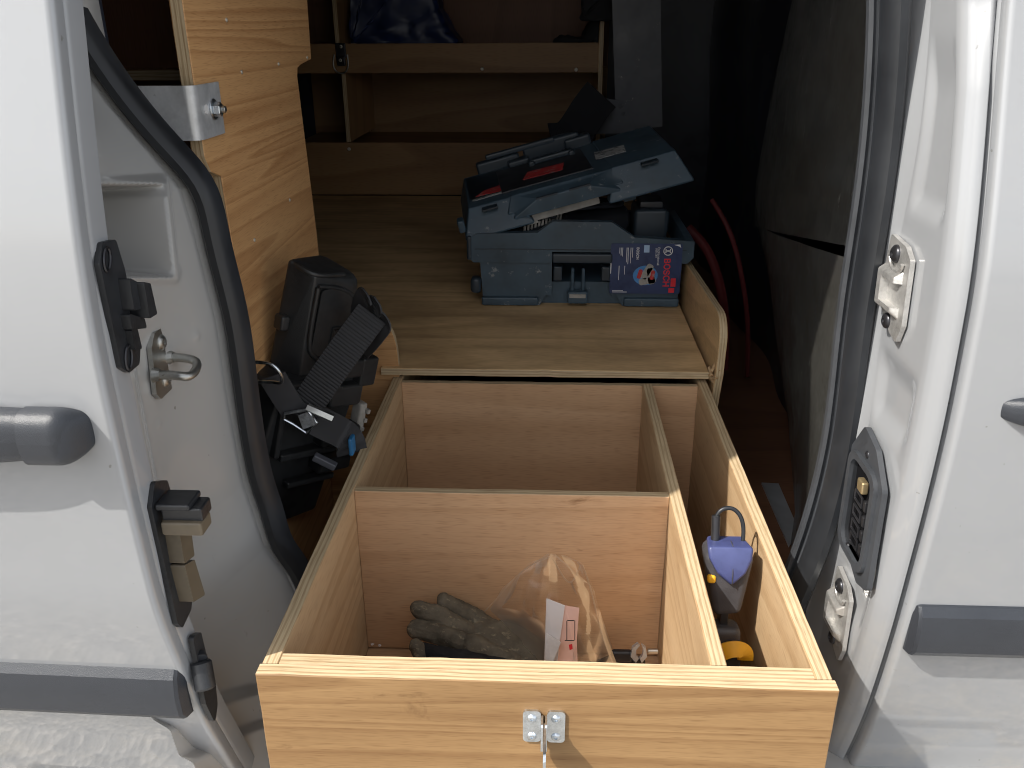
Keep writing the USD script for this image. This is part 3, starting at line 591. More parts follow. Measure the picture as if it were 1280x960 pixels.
# shelf box seen behind the side panel
zr1, zr0 = at(180, 87, Y=1.33)[2], at(180, 101, Y=1.33)[2]
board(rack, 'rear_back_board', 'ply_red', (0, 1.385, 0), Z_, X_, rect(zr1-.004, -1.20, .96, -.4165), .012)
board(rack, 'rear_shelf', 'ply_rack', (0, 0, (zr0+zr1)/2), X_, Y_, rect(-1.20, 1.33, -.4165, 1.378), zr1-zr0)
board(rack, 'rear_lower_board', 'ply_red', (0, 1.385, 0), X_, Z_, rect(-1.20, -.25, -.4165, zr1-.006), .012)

# steel bracket bolted to the side panel
br = thing('steel_bracket', 'bent galvanised steel strap bolted to the edge of the tall side panel', 'bracket')
yb = .978
pts = [(-.56, yb, 0), (-.416, yb, 0)]+[(-.3965-.012*math.cos(a)-.0075+.0, yb+.012-.012*math.cos(a)*0-.012*math.sin(a)*0, 0) for a in ()]
prof = [(-.56, yb)]+[(-.409+.012*math.sin(a), yb+.012*(1-math.cos(a))) for a in np.linspace(0, math.pi/2, 9)]+[(-.397, yb+.075)]
prof = np.array(prof); zt_, zb_ = .503, .444
def strap_plate(p, z0, z1, t):
    tt = np.gradient(p, axis=0); tt /= np.linalg.norm(tt, axis=1, keepdims=True); nn = np.c_[tt[:, 1], -tt[:, 0]]
    o, i = p+nn*t/2, p-nn*t/2
    ring = np.vstack([o, i[::-1], o[:1]])
    b = .0006; P = np.array([[(x, y, z) for x, y in ring] for z in (z0, z1)])
    v = []
    m = grid(P)
    n = len(p)
    for z, fl in ((z0, 1), (z1, 0)):
        vv = np.r_[np.c_[o, np.full(n, z)], np.c_[i, np.full(n, z)]]; f = []
        for k in range(n-1): f += [(k, k+1, n+k+1), (k, n+k+1, n+k)]
        m = cat([m, trimesh.Trimesh(vv, np.array(f), process=False)])
    return m
part(br, 'strap_plate', strap_plate(prof, zb_, zt_, .003), 'galvanised', 35)
bp = np.array([-.3955, yb+.047, .474])
part(br, 'washer', cyl(bp, bp+(.002, 0, 0), .012, 20, bev=.0005), 'zinc', 30)
part(br, 'bolt', cyl(bp+(.002, 0, 0), bp+(.010, 0, 0), .0085, 6, bev=.0008), 'zinc')
part(br, 'bolt_end', cyl(bp+(.010, 0, 0), bp+(.015, 0, 0), .004, 12, bev=.0008), 'dull_steel', 30)
part(br, 'punched_hole', cyl((-.3956, yb+.026, .476), (-.3950, yb+.026, .476), .0055, 16), 'sticker_white')

# ------------------------------------------------------------------ drawer
dr = thing('plywood_drawer', 'long plywood drawer pulled out of the van, open on top', 'drawer')
T0 = .0156; W = .54; ZB = -.275
board(dr, 'front_panel', 'ply_front', (0, .6200+T0/2, 0), X_, Z_, rect(-.2715, -.29, .2715, .0), T0, label='golden front panel with wavy grain')
board(dr, 'inner_front', 'ply_drawer', (0, .6362+T0/2, 0), X_, Z_, rect(-W/2+T0+.0003, ZB, W/2-T0-.0003, -.0008), T0)
for s in (-1, 1):
    board(dr, 'side_board', 'ply_side', (s*(W/2-T0/2), 0, 0), Y_, Z_, rect(.6362, ZB, 1.80, .0), T0)
board(dr, 'divider', 'ply_side', (.160+T0/2, 0, 0), Y_, Z_, rect(.6523, ZB+.014, 1.343, -.001), T0)
board(dr, 'cross_board', 'ply_inner', (0, .968+.0065, 0), X_, Z_, rect(-W/2+T0+.0004, ZB+.014, .1596, -.003), .013)
board(dr, 'back_board', 'ply_inner', (0, 1.350, 0), X_, Z_, rect(-W/2+T0+.0004, ZB+.014, W/2-T0-.0004, -.006), .013)
board(dr, 'drawer_bottom', 'ply_inner', (0, 0, ZB+.006), X_, Y_, rect(-W/2+T0+.0004, .6524, W/2-T0-.0004, 1.34), .012)
# hasp on the front: two flanged plates folded round a ring plate, four screws
lz = -.051; lx = .0015; ly = .6200
la = part(dr, 'hasp', cat([extr(rrect(s*.0115-.0085, -.019, s*.0115+.0085, .019, .004).buffer(0), .0025, frame(X_, Z_, (lx, ly, lz))) for s in (-1, 1)]), 'zinc', 30)
def lshape(sx):
    return extr(rrect(0, -.019, .016, .014, .003), .002, frame(-Y_, Z_, (lx+sx, ly, lz)))
part(la, 'hasp_fold', cat([lshape(-.0008), lshape(.0030)]), 'zinc', 30)
part(la, 'hasp_ring', extr(rrect(.004, -.036, .052, .012, .008).difference(Point(.040, -.018).buffer(.0055)), .0026, frame(-Y_, Z_, (lx+.0022, ly, lz))), 'zinc', 30)
for s in (-1, 1):
    for b in (.010, -.012): screw(la, (lx+s*.0115, ly-.0025, lz+b), (0, -1, 0), .0048, 'zinc', 'hasp_screw')
for x, y in ((521, 662), (700, 640)): pass

# ------------------------------------------------------------------ open tool box on the deck
TY = 1.70
tb = thing('tool_box', 'dark blue plastic tool box with its lid tilted open on the deck', 'tool box')
def px(x, y, Y=TY): return at(x, y, Y=Y)[[0, 2]]
Tf = lambda Y: frame(X_, Z_, (0, Y, 0))      # polygon (X, Z) raised towards -Y
D = .31; bz = DZ+.001
top = [px(584, 299), px(596, 292), px(672, 291), px(691, 277), px(765, 278), px(793, 297), px(868, 302)]
xl, xr = px(584, 310)[0], px(868, 310)[0]
zlo = px(600, 328)[1]; xb0, xb1 = px(600, 350)[0], px(852, 350)[0]
upper = Polygon([(xl, zlo+.012), (xl+.012, zlo), (xr-.012, zlo), (xr, zlo+.012)]+[tuple(p) for p in top[::-1]])
lower = Polygon([(xb0+.006, bz), (xb1-.006, bz), (xb1, zlo+.004), (xb0, zlo+.004)])
def slab(pg, y0, y1): return m3.Manifold(m3.Mesh(np.array(extr(pg, y1-y0, Tf(y1)).vertices, np.float32), np.array(extr(pg, y1-y0, Tf(y1)).faces, np.uint32)))
wall = .006
hx0, hx1 = px(690, 330)[0], px(765, 330)[0]; hz1 = px(700, 315)[1]
flat = Polygon([(xl, zlo+.012), (xl+.012, zlo), (xr-.012, zlo), (xr, zlo+.012), (xr, top[-1][1]), (xl, top[0][1])])
body = slab(upper, TY, TY+.02)+slab(flat, TY+.0199, TY+D)+slab(lower, TY+.006, TY+D-.006)
body -= m3.Manifold.cube((xr-xl-2*wall-.02, D-.04, .3)).translate((xl+wall+.01, TY+.02, zlo-.045))
grip_cut = m3.Manifold.cube((hx1-hx0, .028, hz1-bz-.012)).translate((hx0, TY-.008, bz+.012))
body -= grip_cut
body -= slab(Polygon([(hx0-.03, bz-.01), (hx1+.03, bz-.01), (hx1+.012, bz+.022), (hx0-.012, bz+.022)]), TY-.01, TY+.022)
base = part(tb, 'box_body', man(body), 'tool_blue', 25)
part(base, 'grip_bar', cat([rbox(((hx0+hx1)/2, TY-.001, hz1-.012), (hx1-hx0, .012, .020), .004), rbox((hx0+.012, TY+.008, hz1-.045), (.018, .022, .030), .003), rbox((hx1-.012, TY+.008, hz1-.045), (.018, .022, .030), .003)]), 'tool_blue_dark', 30)
cxm = px(722, 360)[0]
lt = part(tb, 'front_latch', cat([rbox((cxm, TY+.004, bz+.020), (.042, .022, .026), .004), rbox((cxm-.011, TY+.010, bz+.055), (.007, .014, .050), .003), rbox((cxm+.011, TY+.010, bz+.055), (.007, .014, .050), .003)]), 'tool_blue', 30)
part(lt, 'latch_label', rbox((cxm, TY-.0075, bz+.024), (.034, .002, .008), .0008), 'tool_grey')
part(tb, 'foot_rail', cat([rbox(((xb0+hx0)/2-.012, TY+.002, bz+.010), (hx0-xb0-.03, .012, .018), .004), rbox(((xb1+hx1)/2+.012, TY+.002, bz+.010), (xb1-hx1-.03, .012, .018), .004)]), 'tool_blue', 30)
part(tb, 'side_clip', cat([rbox((xb0-.010, TY+.02, bz+.040), (.022, .03, .034), .008), rbox((xl+.004, TY+.012, zlo+.03), (.010, .03, .05), .004)]), 'tool_blue_dark', 40)
part(tb, 'band_groove', rbox(((xl+xr)/2, TY-.0004, zlo+.028), (xr-xl-.03, .0022, .0018), .0006), 'tool_blue_dark')
# label on the right of the front
s0, s1 = px(764, 304), px(849, 367); lw, lh = s1[0]-s0[0], s0[1]-s1[1]
Ls = frame(X_, Z_, (s0[0], TY-.0012, s1[1]))      # local x right, y up, z towards the camera
lb = part(tb, 'label', extr(rrect(0, 0, lw, lh, .003), .0012, Ls), 'sticker_navy')
def on_label(m, u, v, ang=0, z=.0013):
    m = m.copy(); m.apply_transform(trimesh.transformations.rotation_matrix(math.radians(ang), [0, 0, 1])); m.apply_translation((u*lw, v*lh, z)); return moved(m, Ls)
tx = lambda s, h, bold=False: meshkit.text_mesh(s, h, .0004, bold)
part(lb, 'brand_lettering', on_label(tx('BOSCH', .0125, True), .755, .72, -90), 'sticker_red')
part(lb, 'emblem', on_label(cat([extr(Point(0, 0).buffer(.0095).difference(Point(0, 0).buffer(.0078)), .0004), extr(sbox(-.0055, -.0012, .0055, .0012), .0004), extr(sbox(-.0055, -.0042, -.0035, .0042), .0004), extr(sbox(.0035, -.0042, .0055, .0042), .0004)]), .80, .86), 'sticker_white')
part(lb, 'small_lettering', cat([on_label(tx('Professional', .0046), .655, .93, -90), on_label(tx('GSB 18V', .0035), .625, .92, -90), on_label(tx('BOSCH', .0052, True), .36, .93, -90)]
     + [on_label(extr(sbox(0, 0, w_, .0012), .0003), u_, .92, -90) for u_, w_ in ((.30, .020), (.275, .032), (.24, .034), (.22, .030), (.16, .018), (.14, .016), (.12, .012))]
     + [on_label(extr(sbox(0, 0, w_, .0012), .0003), u_, v_, 0) for u_, v_, w_ in ((.04, .05, .022), (.04, .025, .030))] + [on_label(extr(sbox(0, 0, .03, .0012), .0003), .12, .56, -90), on_label(extr(sbox(0, 0, .018, .0012), .0003), .2, .56, -90)]), 'sticker_white')
part(lb, 'pale_tab', on_label(extr(sbox(-.0055, -.0075, .0055, .0075), .0004), .50, .90), 'sticker_pale')
part(lb, 'picture_glow', on_label(extr(affinity.scale(Point(0, 0).buffer(.024, quad_segs=8), 1.05, .85), .0003), .50, .37), 'sticker_blue')
part(lb, 'picture', cat([on_label(extr(affinity.rotate(rrect(-.017, -.007, .017, .007, .005), a), .0003), u, v, 0, .0017) for u, v, a in ((.52, .45, 60), (.58, .36, 100), (.53, .26, 10))]), 'tool_grey')
part(lb, 'picture_red', cat([on_label(extr(affinity.rotate(rrect(-.010, -.004, .010, .004, .003), a), .0003), u, v, 0, .0020) for u, v, a in ((.42, .40, 75), (.60, .38, 80))]), 'old_sticker_red')
part(lb, 'red_mark', cat([on_label(extr(rrect(-.005, -.009, .005, .009, .001), .0003), .90, .23), on_label(extr(rrect(-.006, -.005, .006, .005, .001), .0003), .88, .07)]), 'sticker_red')
part(lb, 'scuff', cat([on_label(extr(Polygon([(0, 0), (.012, .001), (.014, -.006), (.010, -.003)]), .0003), .88, .98), on_label(extr(sbox(0, 0, .002, .028), .0003), 0, .4)]), 'sticker_white')
# tilted lid: front edge from two points, ribbed shell
A = at(580, 283, Y=1.70); B = at(862, 206, Y=1.75)
u = unit(B-A); v0 = unit([0.0, .97, .14]); w_ = unit(np.cross(u, v0)); v0 = np.cross(w_, u)
LT = np.eye(4); LT[:3, 0], LT[:3, 1], LT[:3, 2], LT[:3, 3] = u, v0, w_, A
L = np.linalg.norm(B-A); DL = .27
def plate(x0, x1, y0, y1, z0, z1, slope=.02, r=.004):
    s = m3.Manifold.sphere(r, 10)
    return m3.Manifold.batch_hull([s.translate((x, y, z)) for x, y, z in [(x0, y0, z0), (x1, y0, z0), (x0, y1, z0), (x1, y1, z0), (x0+slope, y0+slope*1.6, z1), (x1-slope, y0+slope*1.6, z1), (x0+slope, y1-slope, z1), (x1-slope, y1-slope, z1)]])
a1, a2, a3, a4 = .0, .27*L, .62*L, L
shell = plate(a1, a2+.01, 0, DL, -.028, .020)+plate(a3+.01, a4, -.002, DL, -.030, .024)+plate(a2-.03, a3+.04, .012, DL-.01, -.002, .022, .012)
shell += m3.Manifold.batch_hull([m3.Manifold.sphere(.004, 10).translate(p) for p in [(a2-.02, .004, -.012), (a2+.03, .004, .012), (a3-.03, .004, .012), (a3+.03, .004, -.012), (a2, .03, .016), (a3, .03, .016), (a2, .03, -.01), (a3, .03, -.01)]])
shell -= m3.Manifold.cube((L-.04, DL-.04, .03)).translate((.02, .02, -.040))
lid = part(tb, 'lid', moved(man(shell), LT), 'tool_blue', 30)
def onlid(m, **k): return moved(m, LT)
part(lid, 'lid_front_apron', onlid(cat([rbox(((a2+a3)/2, .020, -.020), (a3-a2-.02, .004, .030), .001), rbox((a2+.012, .022, -.026), (.02, .004, .03), .001)])), 'tool_grey', 30)
part(lid, 'lid_recess', onlid(cat([rbox((a2+.05, .008, .0145), (.045, .016, .004), .001), rbox((a3-.045, .008, .0145), (.045, .016, .004), .001), rbox((a1+.06, .022, .0175), (.032, .03, .004), .001), rbox((a4-.075, .022, .0215), (.036, .03, .004), .001)])), 'tool_blue_dark', 20)
part(lid, 'lid_dark_top', onlid(cat([rbox(((a2+a3)/2-.02, .14, .0255), (a3-a2+.03, .16, .006), .002), rbox((a2*.52, .16, .0215), (a2*.72, .16, .005), .002)])), 'tool_dark', 20)
part(lid, 'torn_red_sticker', onlid(cat([extr(Polygon([(-.065, -.022), (.0, -.028), (.02, -.012), (.065, .0), (.058, .022), (-.01, .012), (-.045, .004)]), .0008, frame(X_, Y_, (a2*.8, .11, .025))), extr(Polygon([(-.045, -.022), (.04, -.026), (.05, .02), (-.03, .024)]), .0008, frame(X_, Y_, (a2+.06, .125, .0288)))])), 'old_sticker_red')
part(lid, 'torn_pale_sticker', onlid(cat([extr(Polygon([(-.035, -.025), (.03, -.022), (.035, .025), (-.03, .028)]), .0008, frame(X_, Y_, (a3+.045, .13, .0282))), extr(Polygon([(-.06, -.006), (.06, .0), (.05, .010), (-.06, .004)]), .0008, frame(X_, Y_, (a2*.7, .070, .0246)))])), 'old_sticker_grey')
part(lid, 'lid_handle', onlid(cat([rbox((a2+.09, .20, .034), (.10, .016, .012), .004), rbox((a2+.045, .20, .028), (.014, .024, .02), .004), rbox((a2+.135, .20, .028), (.014, .024, .02), .004), rbox((a2+.02, .245, .026), (.05, .03, .022), .005)])), 'tool_blue_dark', 30)
part(lid, 'lid_rear_rail', onlid(cat([rbox((a2*.8, .262, .022), (.10, .022, .05), .006), rbox((a2+.10, .264, .030), (.13, .026, .055), .006), rbox((a3-.005, .258, .026), (.06, .03, .045), .006), rbox((a2+.03, .255, .055), (.16, .012, .012), .004)])), 'tool_blue_dark', 30)
part(lid, 'lid_catch', onlid(cat([rbox((-.006, .03, -.006), (.014, .03, .026), .004), rbox((a3+.05, .012, -.036), (.026, .01, .014), .003)])), 'tool_blue', 30)
# things inside the box
dl = thing('cordless_drill', 'black power tool body lying in the open tool box under its lid', 'drill')
part(dl, 'motor_body', cyl((.02, 1.80, .165), (.16, 1.86, .175), .032, 20, bev=.008), 'tool_dark', 40)
part(dl, 'chuck', cyl((-.05, 1.77, .16), (.02, 1.80, .165), .016, 16, r2=.024), 'tool_dark', 40)
part(dl, 'tool_grip', moved(rbox((0, 0, 0), (.045, .05, .09), .014), trimesh.transformations.translation_matrix((.14, 1.90, .14))), 'tool_dark', 40)
bt = thing('battery_pack', 'blue and black battery standing at the right end inside the open tool box', 'battery')
part(bt, 'battery_body', rbox((.21, 1.84, .16), (.07, .10, .09), .008), 'tool_blue_dark', 30)
part(bt, 'battery_cap', rbox((.21, 1.84, .213), (.05, .08, .016), .004), 'tool_dark', 30)
cc = thing('coiled_cable', 'black cable coiled in loose loops inside the open tool box', 'cable')
a_ = np.linspace(0, 2*np.pi*3.6, 150)
part(cc, 'cable', tube(np.c_[.075+(.070+.008*np.sin(a_*.37))*np.cos(a_), 1.835+(.060+.006*np.cos(a_*.61))*np.sin(a_), .196+.0022*a_+.010*np.sin(a_*.5)], .0048, 8), 'tool_dark', True)
part(cc, 'plug', rbox((-.01, 1.76, .205), (.045, .028, .024), .006), 'tool_dark', 30)
bs = thing('drill_bit_row', 'row of pale drill bits at the left end inside the tool box', 'drill bits')
p0, p1 = at(655, 288, Y=1.745), at(700, 272, Y=1.775)
part(bs, 'bit_holder', sweep([p0+(-.03, -.004, -.014), p1+(.01, .004, -.010)], [(-.008, -.008), (.008, -.008), (.008, .008), (-.008, .008)]), 'tool_dark')
for i in range(11):
    q = p0+(p1-p0)*i/10; part(bs, 'drill_bit', cyl(q+(0, 0, -.008), q+(.002, -.003, .010), .0026, 8, bev=.0006), 'tool_grey', 40)

# ------------------------------------------------------------------ black case strapped left of the drawer
ca = thing('black_tool_case', 'black plastic tool case standing on end, left of the drawer', 'tool case')
E0 = at(394, 345, Y=1.10); up_ = unit(at(394, 345, Y=1.10)-at(374, 468, Y=1.09))
fx = unit(at(452, 364, Y=1.165)-E0); fx = unit(fx-up_*np.dot(fx, up_)); ny = np.cross(fx, up_)      # ny points to the camera
CT = np.eye(4); CT[:3, 0], CT[:3, 1], CT[:3, 2], CT[:3, 3] = fx, up_, ny, E0
Wc = np.linalg.norm(at(452, 364, Y=1.165)-E0); Hc = .145
def C(m): return moved(m, CT)
sd = .036
upper = m3.Manifold.batch_hull([m3.Manifold.sphere(r, 14).translate(p) for p, r in [((.004, -.004, -.006), .006), ((Wc-.022, -.020, -.022), .022), ((.004, -Hc, -.006), .006), ((Wc-.008, -Hc, -.01), .008), ((-.012, .006, -sd), .006), ((Wc-.03, -.012, -sd-.03), .02), ((-.018, -Hc, -sd), .006), ((Wc-.01, -Hc, -sd-.03), .008)]])
part(ca, 'upper_shell', C(man(upper)), 'case_black', 35)
pg = Polygon([(.012, -.020), (.030, -.016), (Wc-.030, -.024), (Wc-.016, -.040), (Wc-.014, -.105), (.040, -.130), (.030, -.118), (.010, -.112)]).buffer(-.006).buffer(.006)
part(ca, 'raised_panel', C(extr(pg, .006, frame(X_, Y_, (0, 0, -.001)))), 'case_black', 30)
ring = list(affinity.scale(pg, 1.06, 1.05).exterior.coords)
part(ca, 'panel_rib', C(cat([tube([(x, y, .003) for x, y in [(.006, -.016), (.006, -.095), (.012, -.112), (.026, -.124), (.030, -.140)]], .0035, 8, up=(0, 0, 1), smooth=24), tube([(x, y, .003) for x, y in [(.006, -.014), (Wc-.034, -.022), (Wc-.010, -.045), (Wc-.010, -.07)]], .003, 8, up=(0, 0, 1), smooth=24)])), 'case_black', 50)
part(ca, 'catch_recess', C(cat([tube([(x, y, .006) for x, y in rect(Wc*.45, -.105, Wc*.85, -.075)+[(Wc*.45, -.105)]], .0025, 6, up=(0, 0, 1)), rbox((Wc*.65, -.09, .004), (Wc*.36, .024, .006), .002)])), 'case_black', 30)
part(ca, 'top_ridge', C(cat([tube([(-.012, .008, -sd), (.002, .001, -.004), (Wc-.03, -.004, -.012), (Wc-.006, -.022, -.02)], .004, 8, up=(0, 0, 1), smooth=30)])), 'case_black', 50)
part(ca, 'hinge_lug', C(rbox((-.022, -.075, -sd+.008), (.014, .022, .02), .004)), 'case_black', 30)
# lower shell
low = m3.Manifold.batch_hull([m3.Manifold.sphere(.008, 12).translate(p) for p in [(-.035, -Hc-.010, .012), (Wc+.008, -Hc-.010, .004), (-.075, -Hc-.24, .0), (Wc-.01, -Hc-.24, -.02), (-.07, -Hc-.01, -.08), (Wc+.01, -Hc-.01, -.10), (-.09, -Hc-.24, -.10), (Wc, -Hc-.24, -.12)]])
part(ca, 'lower_shell', C(man(low)).slice_plane([-.274, 0, 0], [-1, 0, 0], cap=True), 'case_black', 35)
part(ca, 'ledge', C(cat([rbox((.012, -Hc-.018, .020), (.095, .012, .018), .003), rbox((.02, -Hc-.115, .018), (.10, .012, .018), .003), rbox((.035, -Hc-.165, .016), (.085, .010, .016), .003), rbox((-.035, -Hc-.065, .017), (.010, .10, .016), .003)])), 'case_black', 30)
part(ca, 'carry_grip', C(cat([rbox((Wc-.012, -Hc+.012, .014), (.05, .03, .03), .006), rbox((Wc-.020, -Hc-.030, .016), (.06, .035, .026), .006), rbox((Wc-.018, -Hc-.095, .018), (.07, .03, .03), .006), rbox((Wc-.022, -Hc-.14, .018), (.06, .024, .03), .005)])), 'case_black', 50)
part(ca, 'side_clip', C(cat([rbox((Wc+.014, -Hc+.005, .015), (.03, .045, .03), .004)])), 'case_black', 30)
part(ca, 'clip_teeth', C(cat([rbox((Wc+.028, -Hc-.062-.016*i, .024-.003*i), (.006, .007, .012), .001) for i in range(4)]+[rbox((Wc+.022, -Hc-.085, .014), (.014, .07, .02), .003)])), 'tool_grey', 30)
part(ca, 'grey_catch', moved(rbox((0, 0, 0), (.034, .010, .012), .002), frame(unit(at(418, 583, Y=1.04)-at(394, 571, Y=1.04)), (0, 0, 1), at(406, 577, Y=1.04))), 'van_grey', 30)
part(ca, 'blue_tag', rbox(at(440, 556, Y=1.06), (.006, .02, .026), .002), 'blue_clip', 30)
part(ca, 'white_tab', moved(rbox((0, 0, 0), (.006, .018, .004), .0019), frame((1, 0, 0), unit((.3, 0, 1)), at(450, 435, Y=1.09))), 'sticker_white', 30)
# strap with ribbed webbing and cam buckle
sr = thing('black_strap', 'black ribbed webbing strap slung over the tool case with a metal cam buckle', 'strap')
S0, S1 = at(465, 392, Y=1.085), at(373, 522, Y=1.045)
n = 240; t = np.linspace(0, 1, n); path = S0+(S1-S0)*t[:, None]; d = unit(S1-S0)
acr = unit(np.cross(d, Fv)); nrm = unit(np.cross(acr, d)); nrm *= -np.sign(np.dot(nrm, Fv))
path += nrm*(.008*np.sin(np.pi*t))[:, None]
hw = .0225; cols = np.linspace(-1, 1, 9)
rib = .0011*np.abs(np.sin(t*np.pi*38))
P = np.array([[p+acr*hw*c_+nrm*(r_-.0012*c_*c_) for c_ in cols] for p, r_ in zip(path, rib)])
Pb = P-nrm*.0022
ringm = cat([grid(P), grid(Pb), grid(np.stack([P[:, 0], Pb[:, 0]], 1)), grid(np.stack([P[:, -1], Pb[:, -1]], 1))])
part(sr, 'webbing', ringm, 'webbing', 60)
k = [at(x, y, Y=1.10) for x, y in [(448, 384), (462, 372), (474, 392), (486, 398), (478, 412), (470, 418)]]
part(sr, 'webbing_fold', sweep(spline([at(340, 470, Y=1.02), at(352, 490, Y=1.03), at(368, 515, Y=1.045)], 20), [(-.018, -.001), (.018, -.001), (.018, .001), (-.018, .001)], up=-Fv), 'webbing')
zig = [at(x, y, Y=Y) for x, y, Y in [(446, 400, 1.125), (452, 378, 1.105), (459, 373, 1.095), (464, 386, 1.09), (471, 381, 1.088), (474, 393, 1.086), (481, 398, 1.085), (474, 411, 1.09), (466, 421, 1.10), (452, 437, 1.115)]]
part(sr, 'webbing_bunch', sweep(spline(zig, 70), [(-.016, -.0012), (.016, -.0012), (.016, .0012), (-.016, .0012)], up=unit([.8, .5, .35])), 'webbing', 30)
part(sr, 'webbing_tail', sweep(spline([at(395, 525, Y=1.045), at(415, 535, Y=1.05), at(432, 545, Y=1.06), at(440, 566, Y=1.08)], 30), [(-.022, -.0012), (.022, -.0012), (.022, .0012), (-.022, .0012)], up=unit([.2, -.7, .7])), 'webbing', 40)
by = 1.035
bk = part(sr, 'buckle', cat([tube([at(x, y, Y=by) for x, y in [(384, 512), (356, 517), (355, 524), (366, 530), (383, 541), (396, 528), (384, 512)]], .0022, 8, up=(0, -1, .2)), sweep([at(376, 528, Y=by-.002), at(392, 522, Y=by-.002)], [(-.010, -.0012), (.010, -.0012), (.010, .0012), (-.010, .0012)], up=-Fv)]), 'zinc', 30)
part(bk, 'cam_lever', sweep([at(384, 509, Y=by-.006), at(398, 515, Y=by-.008), at(416, 523, Y=by-.006)], [(-.0055, -.002), (.0055, -.002), (.0035, .004), (-.0035, .004)], up=-Fv), 'dull_steel', 30)
hk = thing('wire_hook', 'bright bent wire loop hooked beside the black rubber seal', 'hook')
part(hk, 'wire', tube([at(312, 452, Y=1.0), at(326, 453, Y=.995), at(340, 456, Y=.99), at(350, 466, Y=.99), at(352, 478, Y=1.0), at(343, 478, Y=1.01), at(315, 477, Y=1.02)], .0024, 8, up=(0, -1, .3), smooth=40), 'zinc', 50)

# ------------------------------------------------------------------ gloves, bag, pliers in the big compartment
def chain_hand(chains, blobs, res=.003):
    parts_ = []
    for ch in chains:
        for (p, r), (q, s) in zip(ch, ch[1:]): parts_.append(m3.Manifold.batch_hull([m3.Manifold.sphere(r, 16).translate(tuple(p)), m3.Manifold.sphere(s, 16).translate(tuple(q))]))
    for b in blobs: parts_.append(m3.Manifold.batch_hull([m3.Manifold.sphere(r, 16).translate(tuple(p)) for p, r in b]))
    m = man(m3.Manifold.batch_boolean(parts_, m3.OpType.Add).refine_to_length(res))
    m.merge_vertices(); trimesh.smoothing.filter_taubin(m, iterations=12)
    nn = m.vertex_normals
    m.vertices = m.vertices+nn*((meshkit.fbm(m.vertices*70, 3, 5)-.5)*.006+(meshkit.fbm(m.vertices*220, 2, 8)-.5)*.0022)[:, None]
    return m
gy = .925
def g(x, y, Y=gy): return at(x, y, Y=Y)
gl = thing('work_glove', 'dirty grey work glove lying against the cross board, fingers to the left', 'glove')
fing = [[(g(556, 752, .945), 0.0118), (g(584, 768, .945), 0.0140), (g(612, 785, .94), 0.0151), (g(632, 800, .935), 0.0168)],
        [(g(523, 761, .93), 0.0118), (g(550, 772, .925), 0.0143), (g(580, 789, .92), 0.0151), (g(606, 805, .915), 0.0162)],
        [(g(519, 786, .91), 0.0118), (g(545, 791, .905), 0.0143), (g(574, 801, .90), 0.0146), (g(600, 815, .90), 0.0162)],
        [(g(590, 805, .895), 0.0146), (g(612, 818, .89), 0.0168), (g(640, 830, .885), 0.0168)]]
palm = [[(g(600, 792, .925), 0.0179), (g(606, 816, .90), 0.0179), (g(640, 792, .935), 0.0179), (g(662, 826, .90), 0.0224), (g(650, 840, .89), 0.0179), (g(672, 812, .93), 0.0157)],
        [(g(640, 792, .935), 0.0179), (g(672, 812, .93), 0.0157), (g(662, 832, .90), 0.0224), (g(705, 850, .90), 0.0224), (g(700, 828, .93), 0.0134)]]
part(gl, 'glove_body', chain_hand(fing, palm), 'glove_grey', True)
g2 = thing('work_glove', 'second dark glove underneath, only its fingertip showing below the first', 'glove')
part(g2, 'glove_body', chain_hand([[(g(524, 812, .885), .009), (g(548, 818, .875), .011), (g(580, 824, .87), .012), (g(610, 832, .87), .013)], [(g(540, 830, .86), .010), (g(580, 838, .855), .012), (g(620, 842, .85), .013)]], [[(g(600, 830, .87), .014), (g(660, 845, .87), .016), (g(610, 850, .85), .014), (g(660, 862, .85), .014)]]), 'glove_black', True)
part(g2, 'fingertip', chain_hand([[(g(520, 808, .881), .0095), (g(526, 818, .876), .0102)]], []), 'glove_grey', True)

bg = thing('plastic_bag', 'crumpled clear plastic bag standing among the tools in the drawer', 'plastic bag')
def film(outline, Y0, seed, depth, n=46):
    """a crumpled sheet: outline rows of (left px, right px, y), bulging towards the camera with sharp folds"""
    ys_ = [o[2] for o in outline]; rows = []
    for k, yy_ in enumerate(np.linspace(ys_[0], ys_[-1], n)):
        a, b = np.interp(yy_, ys_, [o[0] for o in outline]), np.interp(yy_, ys_, [o[1] for o in outline]); r = []
        for t in np.linspace(0, 1, n):
            x = a+(b-a)*t; q = np.array([x*.016, yy_*.011, seed])
            f = np.abs(meshkit.fbm(q[None], 2, seed)[0]-.5)*2; f2 = np.abs(meshkit.fbm(q[None]*2.7, 2, seed+3)[0]-.5)
            fan = abs(((math.atan2(x-690, yy_-640)*3.2+f) % 1)-.5)
            r.append(at(x, yy_, Y=Y0-depth*math.sin(math.pi*t)**.7*(.3+.7*k/n)-.014*f-.006*f2-.014*fan))
        rows.append(r)
    return grid(rows)
part(bg, 'film_front', film([(684, 694, 692), (655, 716, 712), (628, 742, 735), (612, 748, 762), (652, 760, 800), (664, 772, 832)], .905, 3, .030), 'film', True)
part(bg, 'film_back', film([(690, 706, 694), (660, 728, 704), (640, 740, 730), (622, 752, 770), (664, 764, 805), (672, 774, 832)], .950, 9, .015), 'film', True)
part(bg, 'fold', cat([tube([at(x, y, Y=.868) for x, y in [(690, 697), (700, 714), (712, 728), (726, 706)]], .0009, 6, smooth=20, up=(0, 1, 0)), tube([at(x, y, Y=.868) for x, y in [(728, 706), (738, 735), (752, 790), (766, 828)]], .0009, 6, smooth=20, up=(0, 1, 0)), tube([at(x, y, Y=.872) for x, y in [(686, 697), (655, 712), (628, 740), (606, 764)]], .0007, 6, smooth=20, up=(0, 1, 0))]), 'film', True)
